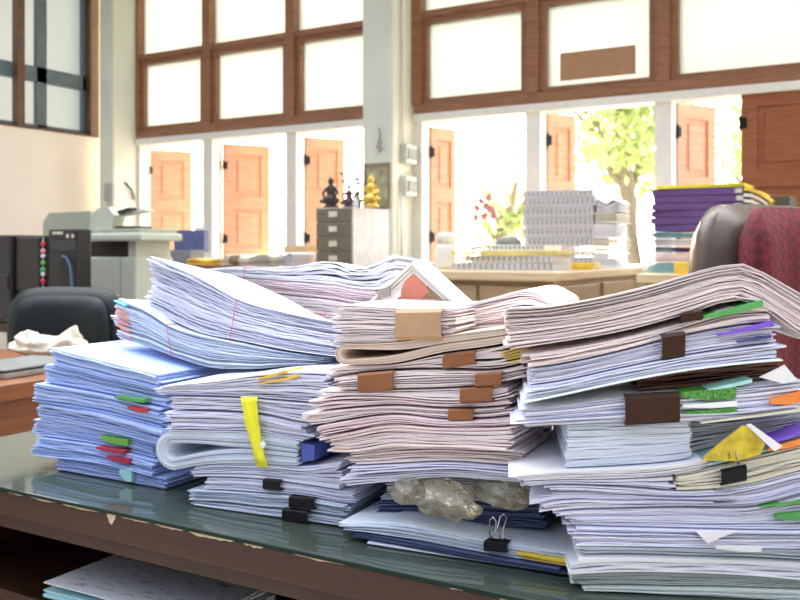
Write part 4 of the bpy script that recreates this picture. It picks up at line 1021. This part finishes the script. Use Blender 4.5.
figure(371, YF+.12, .20, gold, 'seated_statue', 'gold statue before the picture frame', 3)
figure(356, YF+.05, .07, C['white'], 'small_statue', 'tiny white statue left of the gold one', 4)
# flower vase
vx = xy(357, YF+.25); vz = empty('flower_vase', (vx, YF+.25, zt), 'vase of pink flowers and green leaves between the dark and gold statues', 'vase')
MB().lathe([(.001, 0), (.025, 0), (.032, .04), (.018, .08), (.024, .1), (.001, .1)], (vx, YF+.25, zt+.001), 14).build('vase', mat('dark_vase', (.12, .13, .10)), vz, True)
rg = random.Random(8); lf = MB(); pk = MB()
for i in range(26):
    c = Vector((vx+rg.gauss(0, .035), YF+.25+rg.gauss(0, .03), zt+.13+rg.uniform(0, .10))); lf.tube([(vx, YF+.25, zt+.09), c], .0015, 4)
    a = Vector([rg.gauss(0, 1) for _ in range(3)]).normalized(); b_ = a.orthogonal().normalized()
    lf.add([c-a*.02, c+b_*.008, c+a*.02, c-b_*.008, ], [(0, 1, 2, 3)])
for i in range(7):
    c = Vector((vx-.02+rg.gauss(0, .035), YF+.22, zt+.12+rg.uniform(0, .07))); pk.lathe([(.001, -.012), (.012, -.006), (.014, .004), (.001, .012)], c, 7)
lf.build('leaves', mat('dark_leaf', (.10, .16, .07)), vz); pk.build('blossoms', mat('pink_blossom', (.80, .35, .42)), vz, True)
# picture frame
fx0, fx1 = xy(363, YF+.34), xy(390, YF+.34); fz1 = onY(376, 163, YF+.34).z
pf = empty('picture_frame', ((fx0+fx1)/2, YF+.34, zt), 'framed picture leaning upright behind the gold statue', 'picture')
fr = MB(); Y_ = YF+.34
for q in (((fx0, Y_, zt+.001), (fx0+.02, Y_+.02, fz1)), ((fx1-.02, Y_, zt+.001), (fx1, Y_+.02, fz1)), ((fx0+.02, Y_, zt+.001), (fx1-.02, Y_+.02, zt+.021)), ((fx0+.02, Y_, fz1-.02), (fx1-.02, Y_+.02, fz1))): fr.box(*q)
fr.build('frame', mat('grey_brown_frame', (.28, .22, .16)), pf); MB().box((fx0+.015, Y_+.008, zt+.015), (fx1-.015, Y_+.014, fz1-.015)).build('picture', mat('mottled_green_picture', (.45, .44, .26), var=.4, scale=22), pf)

# pillar fittings (on the right side face of the pillar)
XS = u2b
def onpillar(px0, px1, py0, py1, name, label, th=.05, m=None, cat='switch box'):
    a = onX(px0, py0, XS+.0); b = onX(px1, py1, XS+.0)
    mb = MB(); 
    y0, y1 = sorted((a.y, b.y)); z1 = a.z; z0 = b.z
    y0 = max(y0, 5.14); y1 = min(max(y1, y0+.08), YW-.03)
    mb.bbox((XS+.001, y0, z0), (XS+th, y1, z1), .006); r = empty(name, (XS, (y0+y1)/2, z0), label, cat)
    mb.build('box', m or mat('switch_plastic', (.62, .64, .58)), r); MB().bbox((XS+th, y0+.02, z0+.03), (XS+th+.008, y1-.02, z1-.03), .002).build('cover', mat('grey_switch', (.30, .32, .28)), r)
onpillar(400, 411, 144, 165, 'switch_box', 'upper grey switch box on the pillar side')
onpillar(400, 411, 176, 197, 'switch_box', 'lower grey switch box on the pillar side')
mb = MB(); yy = 5.2
mb.tube([(XS+.02, yy+.02, 3.4), (XS+.02, yy+.02, ZC+.72)], .009, 8); mb.tube([(XS+.02, yy, ZC+.38), (XS+.02, yy, ZB+.02)], .009, 8); o = mb.build('conduit_pipe', whitepaint, None, True); tag(o, 'thin white cable pipe running down the pillar side', 'pipe'); fromloc(o, base(mb))
mb = MB(); a = onY(379, 128, 5.11); mb.tube([a, onY(380, 136, 5.10), onY(377, 147, 5.10), onY(380, 152, 5.11), onY(381, 140, 5.10)], .006, 6); o = mb.build('hanging_cable', mat('grey_cable', (.35, .34, .3)), None, True); tag(o, 'short dark cable loop hanging on the pillar front', 'cable'); fromloc(o, base(mb))
mb = MB(); a = onY(110, 192, 5.11); mb.bbox((a.x-.05, 5.09, a.z-.07), (a.x+.05, 5.12, a.z+.07), .006); o = mb.build('wall_socket', mat('grey_socket', (.45, .46, .42))); tag(o, 'grey socket on the pillar in the left corner', 'socket'); fromloc(o, base(mb))
mb = MB(); a = onX(124, 192, u1b); mb.tube([(u1b+.012, min(a.y, 5.35), a.z+.08), (u1b+.02, 5.3, a.z+.02), (u1b+.015, 5.33, a.z-.06)], .008, 6); o = mb.build('hanging_cable', blackpl, None, True); tag(o, 'short black cable beside the socket on the corner pillar', 'cable'); fromloc(o, base(mb))

# =====================================================================
#                          COUNTER BEHIND (right of the pillar)
# =====================================================================
TX1, TY0 = -1.481, 3.876; TX0 = -2.30; TY1 = 5.28
ct = empty('counter', ((TX0+TX1)/2, (TY0+TY1)/2, 0), 'beige wooden counter with panels below the right windows', 'counter')
MB().bbox((TX0, TY0, ZB-.045), (TX1, TY1, ZB), .008).build('countertop', beigew, ct)
MB().box((TX0+.03, TY0+.05, .1), (TX1-.03, TY1-.03, ZB-.045)).build('carcass', beiged, ct)
MB().box((TX0+.05, TY0+.08, 0), (TX1-.06, TY1-.06, .1)).build('plinth', desk_dark, ct)
xm = (TX0+TX1)/2
for a, b_ in ((TX0+.05, xm-.01), (xm+.01, TX1-.05)):
    d_ = MB().bbox((a, TY0+.03, .14), (b_, TY0+.05, ZB-.07), .005).build('door', beiged, ct)
    g = MB().tube([((a+b_)/2-.05, TY0+.015, ZB-.18), ((a+b_)/2+.05, TY0+.015, ZB-.18)], .006, 8).build('handle', chrome, d_, True); g.matrix_parent_inverse = Matrix.Identity(4)
for i in range(2):
    y0 = TY0+.1+i*.62; MB().bbox((TX1-.03, y0, .14), (TX1-.012, y0+.55, ZB-.07), .006).build('side_panel', beiged, ct)
# a lower brown desk right of it, behind the maroon chair
rd = empty('right_desk', (-.4, 4.1, 0), 'brown desk behind the maroon chair', 'desk')
RX0, RX1, RY0, RY1 = -1.08, .25, 3.75, 4.6; ZR = 1.05
MB().bbox((RX0, RY0, ZR-.04), (RX1, RY1, ZR), .005).build('desktop', beigew, rd)
MB().box((RX0+.04, RY0+.04, .08), (RX1-.04, RY0+.06, ZR-.04)).build('front_panel', beiged, rd)
for x in (RX0+.03, RX1-.07): MB().box((x, RY0+.03, 0), (x+.04, RY1-.03, ZR-.04)).build('side_panel', beiged, rd)

# spiral bound books
coil_ = mat('white_coil', (.78, .78, .74), rough=.4)
def spiral_book(x, y, z, w, d, h, ang, m, label, group, ncoil=18, parent=None):
    r = empty('spiral_book', (x, y, z), label, 'book', group); M = Matrix.Translation((x, y, z+.0008))@Matrix.Rotation(math.radians(ang), 4, 'Z')
    mb = MB(); n = max(2, int(h/.006))
    for i in range(n): mb.box((-w/2, -d/2+.008, h*i/n), (w/2, d/2, h*(i+.8)/n), M)
    mb.build('pages', m, r)
    mb = MB()
    for i in range(ncoil):
        cx = -w/2+.012+(w-.024)*i/(ncoil-1); R = h*.30
        mb.tube([M@Vector((cx, -d/2+.006+R*math.cos(a)*.9, h*.5+R*math.sin(a))) for a in [k*2*math.pi/8 for k in range(8)]], .0028, 4, closed=True)
    mb.tube([M@Vector((-w/2+.01, -d/2+.006+h*.27, h*.5)), M@Vector((w/2-.01, -d/2+.006+h*.27, h*.5))], .002, 5)
    mb.build('coil_binding', mat('grey_coil', (.22, .22, .21), rough=.4), r)
    return r
gs = 'spiral bound books on the counter'
yb = 4.02
xx = xy(492, yb+.12); 
z = ZB
spiral_book(-1.83, yb+.14, z, .54, .26, .040, 1, PW['white'], 'white spiral book lying lowest at the front left of the counter', gs); z += .042
spiral_book(-1.82, yb+.14, z, .52, .26, .030, -1, PW['white'], 'white spiral book just under the long yellow folder', gs, ); z += .032
stackbox(-1.82, yb+.125, z, .56, .25, .022, mat('pale_yellow_card', (.88, .76, .22)), 'yellow_folder', 'long pale yellow folder on the spiral books at the front of the counter', 'folder', 1, 3, None, .0)
z += .024
spiral_book(-1.82, yb+.15, z, .42, .24, .026, 0, PW['white'], 'white spiral book on top of the long yellow folder', gs)

# tall stack of spiral books
hx, hy = -1.83, 4.95; z = ZB; i = 0
labs = ['lowest white spiral book of the tall stack on the counter', 'second spiral book up in the tall stack on the counter', 'third spiral book up in the tall stack on the counter', 'spiral book in the middle of the tall stack on the counter', 'spiral book above the middle of the tall stack on the counter', 'third spiral book from the top of the tall stack on the counter', 'spiral book just under the top of the tall stack on the counter', 'topmost spiral book of the tall stack on the counter']
for h in (.062, .05, .062, .048, .062, .05, .052, .04):
    spiral_book(hx+random.uniform(-.01, .01), hy, z, .42, .26, h, random.uniform(-1.5, 1.5), PW['white'], labs[i], gs, 15); z += h+.002; i += 1
# white paper stack right of it
gw = 'white paper stacks on the counter'
px_ = -1.56; z = ZB
for i, (h, w, o_, a) in enumerate(((.09, .13, 0, 1), (.07, .12, .005, -1), (.08, .13, -.003, 2), (.06, .12, .005, -1), (.05, .12, .012, 3))):
    lab = ['lowest white paper block right of the tall spiral stack', 'second white paper block right of the tall spiral stack', 'middle white paper block right of the tall spiral stack', 'white paper block under the slanting top one right of the spiral stack', 'slanting curved paper block on top right of the tall spiral stack'][i]
    stackbox(px_+o_, 4.94, z, w, .24, h, PW['cream'] if i % 2 else PW['white'], 'paper_block', lab, 'papers', a, 6, gw, .012 if i == 4 else .0); z += h+.002
stackbox(xy(557, 4.0), 4.02, ZB, .0001+.10, .12, .03, PW['white'], 'paper_block', 'small white paper block at the counter front corner', 'papers', 5, 4, gw) if False else None
o = stackbox(TX1-.10, 4.50, ZB, .16, .13, .035, C['yellow'], 'yellow_envelope', 'bright yellow envelope pack near the counter corner', 'envelope', 3, 3)
# keep it on the counter
bpy.data.objects['yellow_envelope'].location.x = min(bpy.data.objects['yellow_envelope'].location.x, TX1-.09)
# thermos, cooker, orchid
tx = xy(429, 4.2); mb = MB().lathe([(.001, 0), (.052, 0), (.055, .02), (.053, .13), (.042, .15), (.045, .155), (.048, .175), (.04, .2), (.001, .2)], (0, 0, 0), 20)
th_ = empty('thermos', (tx-.0, 4.2, ZB), 'white thermos at the left end of the counter', 'thermos')
tX = max(tx, TX0+.08); th_.location.x = tX
MB().lathe([(.001, 0), (.052, 0), (.055, .02), (.053, .11), (.045, .13), (.001, .13)], (tX, 4.2, ZB+.0005), 20).build('flask', whitepaint, th_, True)
MB().lathe([(.001, .13), (.046, .13), (.048, .175), (.038, .19), (.001, .19)], (tX, 4.2, ZB+.001), 20).build('lid', whitepaint, th_, True)
cx_ = xy(509, 4.75); rc = empty('rice_cooker', (cx_, 4.75, ZB), 'white round appliance with grey top behind the spiral books', 'appliance')
MB().lathe([(.001, 0), (.085, 0), (.095, .03), (.095, .11), (.085, .13), (.001, .13)], (cx_, 4.75, ZB+.001), 24).build('pot_body', whitepaint, rc, True)
MB().lathe([(.001, .13), (.078, .13), (.07, .155), (.04, .175), (.001, .18)], (cx_, 4.75, ZB+.002), 24).build('lid', mat('grey_green_lid', (.30, .33, .27)), rc, True)
ox = xy(489, 5.05); orc = empty('orchid_pot', (ox, 5.05, ZB), 'pink orchid in a pot on the counter before the bright window', 'potted plant')
MB().lathe([(.001, 0), (.04, 0), (.055, .09), (.058, .1), (.05, .1), (.001, .09)], (ox, 5.05, ZB+.001), 18).build('pot', whitepaint, orc, True)
sp = [(ox, 5.05, ZB+.09), (ox+.01, 5.04, ZB+.2), (ox+.0, 5.03, ZB+.3), (ox-.02, 5.02, ZB+.38), (ox-.03, 5.0, ZB+.44)]
MB().tube(sp, .003, 6).build('stem', mat('plant_green', (.35, .5, .15)), orc, True)
lv = MB()
for k in range(7):
    a = k*.9; L_ = .16+.05*(k % 3); pr = []
    for t in range(7):
        w = t/6; c = Vector((ox+L_*w*math.cos(a), 5.05+L_*w*math.sin(a)*.6, ZB+.10+.16*w-.16*w*w*1.2)); s = .018*math.sin(math.pi*min(.97, w*.9+.08))
        n_ = Vector((-math.sin(a), math.cos(a), 0)); pr += [c-n_*s, c+n_*s]
    lv.add(pr, [(2*t, 2*t+1, 2*t+3, 2*t+2) for t in range(6)])
lv.build('leaves', mat('orchid_leaf', (.42, .58, .18)), orc)
for k, (dx, dz) in enumerate(((-.035, .40), (-.06, .36), (.02, .42), (.03, .35), (-.01, .31), (-.07, .30), (.05, .31), (0, .37))):
    c = Vector((ox+dx, 5.01, ZB+dz)); bl = MB()
    for p_ in range(5):
        a = p_*2*math.pi/5+k; e = Vector((math.cos(a), -.25, math.sin(a))); s = e.cross(Vector((0, 1, 0))).normalized()
        bl.add([c, c+e*.015+s*.011, c+e*.03, c+e*.015-s*.011], [(0, 1, 2, 3)])
    bl.build('blossom', mat('orchid_pink', (.72, .28, .36)), orc)

# purple stack on the right desk
gp = 'purple covered books on the right desk'
Yp = 3.9; xa, xb = xy(652, Yp), xy(742, Yp); xc = (xa+xb)/2; z = ZR
def zat(px, py, Y): return onY(px, py, Y).z
wP = xb-xa
hts = []
ztop_ = zat(700, 183, Yp); nb = 9
mats = [('PW', 'teal', .04, 'teal edged papers under the purple books'), ('PW', 'pink', .035, 'crumpled pinkish papers low in the purple stack'), ('C', 'navy', .02, 'dark blue folder low in the purple stack'), ('PW', 'white', .03, 'white papers in the middle of the purple stack'), ('PW', 'teal', .02, 'thin teal folder just below the purple books')]
for (k_, c_, h, lab) in mats:
    stackbox(xc-.03, Yp+.13, z, wP*.95, .24, h, PW[c_] if k_ == 'PW' else C[c_], 'paper_stack', lab, 'papers', random.uniform(-4, 4), 5, gp, .002); z += h+.003+.004
hp = (ztop_-z-.02)/6
pl = ['lowest purple book of the stack on the right desk', 'second purple book up on the right desk', 'third purple book up on the right desk', 'fourth purple book up on the right desk', 'fifth purple book up on the right desk', 'purple book just under the yellow folder on the right desk']
for i in range(6):
    r = empty('purple_book', (xc, Yp+.13, z), pl[i], 'book', gp); ang = math.radians(random.uniform(-3, 3)); M = Matrix.Translation((xc+random.uniform(-.012, .012), Yp+.13, z+.0005))@Matrix.Rotation(ang, 4, 'Z')
    MB().box((-wP/2, -.12, 0), (wP/2, .12, hp*.12), M).box((-wP/2, -.12, hp*.8), (wP/2, .12, hp*.92), M).box((-wP/2, -.12, hp*.12), (-wP/2+.003, .12, hp*.8), M).box((-wP/2, -.1205, 0), (wP/2-.03, -.118, hp*.92), M).build('cover', PW['purple'], r)
    MB().box((-wP/2+.004, -.117, hp*.13), (wP/2-.002, .118, hp*.79), M).build('pages', PW['cream'], r); z += hp
o = stackbox(xc+.005, Yp+.13, z, wP*.98, .24, .016, mat('bright_yellow_cover', (.95, .82, .05)), 'yellow_folder', 'bright yellow folder on top of the purple books', 'folder', 1, 2, gp)
# curved spines at the right
for i in range(5):
    mb = MB(); x_ = xb+.005; pts = [(xb-.0, z-.02-i*.022), (xb+.05, z-.03-i*.022), (xb+.11, z-.07-i*.018)]
    n = 6; poly = []
    for t in range(n+1):
        w = t/n; X_ = xb+.004+.11*w; Z_ = z-.004-i*.024-.06*w*w; poly.append((X_, Z_))
    full = poly+[(a, b_-.012) for a, b_ in poly[::-1]]
    for t in range(n):
        mb.add([(poly[t][0], Yp+.01, poly[t][1]), (poly[t+1][0], Yp+.01, poly[t+1][1]), (poly[t+1][0], Yp+.01, poly[t+1][1]-.013), (poly[t][0], Yp+.01, poly[t][1]-.013),
                (poly[t][0], Yp+.2, poly[t][1]), (poly[t+1][0], Yp+.2, poly[t+1][1]), (poly[t+1][0], Yp+.2, poly[t+1][1]-.013), (poly[t][0], Yp+.2, poly[t][1]-.013)], [(0, 3, 2, 1), (4, 5, 6, 7), (0, 1, 5, 4), (3, 7, 6, 2)])
    o = mb.build('drooping_booklet', PW['cream'] if i else C['oyellow']); tag(o, ['yellow booklet drooping over the right end of the purple stack', 'cream booklet drooping right under the yellow one', 'third booklet down drooping at the right of the purple stack', 'fourth booklet down drooping at the right of the purple stack', 'lowest booklet drooping at the right of the purple stack'][i], 'booklet', 'booklets drooping beside the purple stack'); fromloc(o, base(mb))
o = rect(763, 790, 196, 269.5, 4.0, .2, mat('dark_olive_box', (.08, .075, .06)), 'dark_box', label='dark olive box right of the purple stack', cat='box'); 
# yellow box left
mb = MB().bbox((xy(674, 3.77), 3.77, ZR+.001), (xy(674, 3.77)+.16, 3.88, ZR+.05), .004); o = mb.build('yellow_box', mat('amber_card', (.90, .58, .08))); tag(o, 'amber yellow box at the left corner of the right desk', 'box'); fromloc(o, base(mb))

# maroon chair
def weave():
    m = bpy.data.materials.new('maroon_weave'); m.use_nodes = True; nt = m.node_tree; b = nt.nodes['Principled BSDF']; b.inputs['Roughness'].default_value = .85
    tc = nt.nodes.new('ShaderNodeTexCoord'); ck = nt.nodes.new('ShaderNodeTexChecker'); mp = nt.nodes.new('ShaderNodeMapping'); mp.inputs['Rotation'].default_value = (0, math.radians(45), 0)
    ck.inputs['Scale'].default_value = 45; ck.inputs['Color1'].default_value = (.15, .009, .017, 1); ck.inputs['Color2'].default_value = (.075, .006, .012, 1)
    nt.links.new(tc.outputs['Object'], mp.inputs['Vector']); nt.links.new(mp.outputs['Vector'], ck.inputs['Vector']); nt.links.new(ck.outputs['Color'], b.inputs['Base Color'])
    n = nt.nodes.new('ShaderNodeTexNoise'); n.inputs['Scale'].default_value = 300; bp = nt.nodes.new('ShaderNodeBump'); bp.inputs['Strength'].default_value = .4; bp.inputs['Distance'].default_value = .004
    nt.links.new(n.outputs['Fac'], bp.inputs['Height']); nt.links.new(bp.outputs['Normal'], b.inputs['Normal']); return m
weavem = weave(); leather = mat('grey_brown_leather', (.10, .072, .055), rough=.32, bump=.08, bscale=90)
q = P(757, 205, 2.5)
office_chair('maroon_chair', (q.x, q.y), math.radians(60), .50, ZC+(HY-204)*2.45/FP, leather, weavem, 'maroon woven office chair with grey brown leather back', th=.17, h=.62, curvx=.03, wrap=True)

# =====================================================================
#                          LIGHT, SKY, CAMERA
# =====================================================================
w = bpy.data.worlds.new('World'); bpy.context.scene.world = w; w.use_nodes = True; nt = w.node_tree; bg = nt.nodes['Background']
tc = nt.nodes.new('ShaderNodeTexCoord')
def vdot(vec):
    v = nt.nodes.new('ShaderNodeVectorMath'); v.operation = 'DOT_PRODUCT'; n = Vector(vec).normalized(); v.inputs[1].default_value = n; nt.links.new(tc.outputs['Generated'], v.inputs[0]); return v.outputs['Value']
def ramp(src, a, b, stops):
    mr = nt.nodes.new('ShaderNodeMapRange'); mr.inputs[1].default_value = a; mr.inputs[2].default_value = b; nt.links.new(src, mr.inputs[0])
    r = nt.nodes.new('ShaderNodeValToRGB'); e = r.color_ramp.elements
    while len(e) > 1: e.remove(e[-1])
    e[0].position = stops[0][0]; e[0].color = tuple(stops[0][1])+(1,)
    for p_, c_ in stops[1:]:
        x = e.new(p_); x.color = tuple(c_)+(1,)
    nt.links.new(mr.outputs[0], r.inputs['Fac']); return r.outputs['Color']
# open daylight: cool and dim behind, bright hazy white ahead of the camera, warm glow round the sun
sky = ramp(vdot((-.5, 1, .15)), -1, 1, [(0, (.15, .165, .205)), (.5, (.18, .195, .24)), (.68, (.95, .98, 1.0)), (1, (1, 1, .97))])
sunv = P(470, 20, 1)-Vector((0, 0, ZC)); glow = ramp(vdot(sunv), .80, 1, [(0, (0, 0, 0)), (.6, (.20, .13, .07)), (1, (1, .72, .45))])
m1 = nt.nodes.new('ShaderNodeMix'); m1.data_type = 'RGBA'; m1.blend_type = 'ADD'; m1.inputs[0].default_value = 1; m1.clamp_result = False
nt.links.new(sky, m1.inputs[6]); mm = nt.nodes.new('ShaderNodeVectorMath'); mm.operation = 'SCALE'; mm.inputs['Scale'].default_value = 6; nt.links.new(glow, mm.inputs[0]); nt.links.new(mm.outputs[0], m1.inputs[7])
elev = ramp(vdot((0, 0, 1)), -1, 1, [(0, (.15, .14, .13)), (.47, (.25, .24, .22)), (.52, (.17, .17, .175)), (.65, (.42, .42, .43)), (.8, (1.3, 1.28, 1.25)), (1, (2.1, 2.08, 2.0))])
mk = nt.nodes.new('ShaderNodeMix'); mk.data_type = 'RGBA'; mk.blend_type = 'MULTIPLY'; mk.clamp_result = False
fr_ = ramp(vdot((0, 1, 0)), -1, 1, [(0, (1, 1, 1)), (.55, (1, 1, 1)), (.7, (0, 0, 0)), (1, (0, 0, 0))])
nt.links.new(fr_, mk.inputs[0]); nt.links.new(m1.outputs[2], mk.inputs[6]); nt.links.new(elev, mk.inputs[7])
nt.links.new(mk.outputs[2], bg.inputs['Color']); bg.inputs['Strength'].default_value = 6.0
sl = bpy.data.lights.new('Sun', 'SUN'); sl.energy = 3.0; sl.angle = math.radians(3); sl.color = (1, .85, .68)
so = bpy.data.objects.new('Sun', sl); col.objects.link(so); dirv = -Vector((-.10, 1, .42)).normalized(); so.rotation_euler = dirv.to_track_quat('-Z', 'Y').to_euler()

cam = bpy.data.cameras.new('Camera'); co = bpy.data.objects.new('Camera', cam); col.objects.link(co)
co.location = (0, 0, ZC); co.rotation_euler = (math.radians(90), 0, TH); cam.sensor_width = 36; cam.lens = 36*FP/800; cam.shift_y = -50/800
cam.clip_start = .02; cam.dof.use_dof = True; cam.dof.focus_distance = 1.22; cam.dof.aperture_fstop = 9
bpy.context.scene.camera = co
vs = bpy.context.scene.view_settings; vs.view_transform = 'Standard'; vs.look = 'None'; vs.exposure = 0.0; vs.gamma = 1
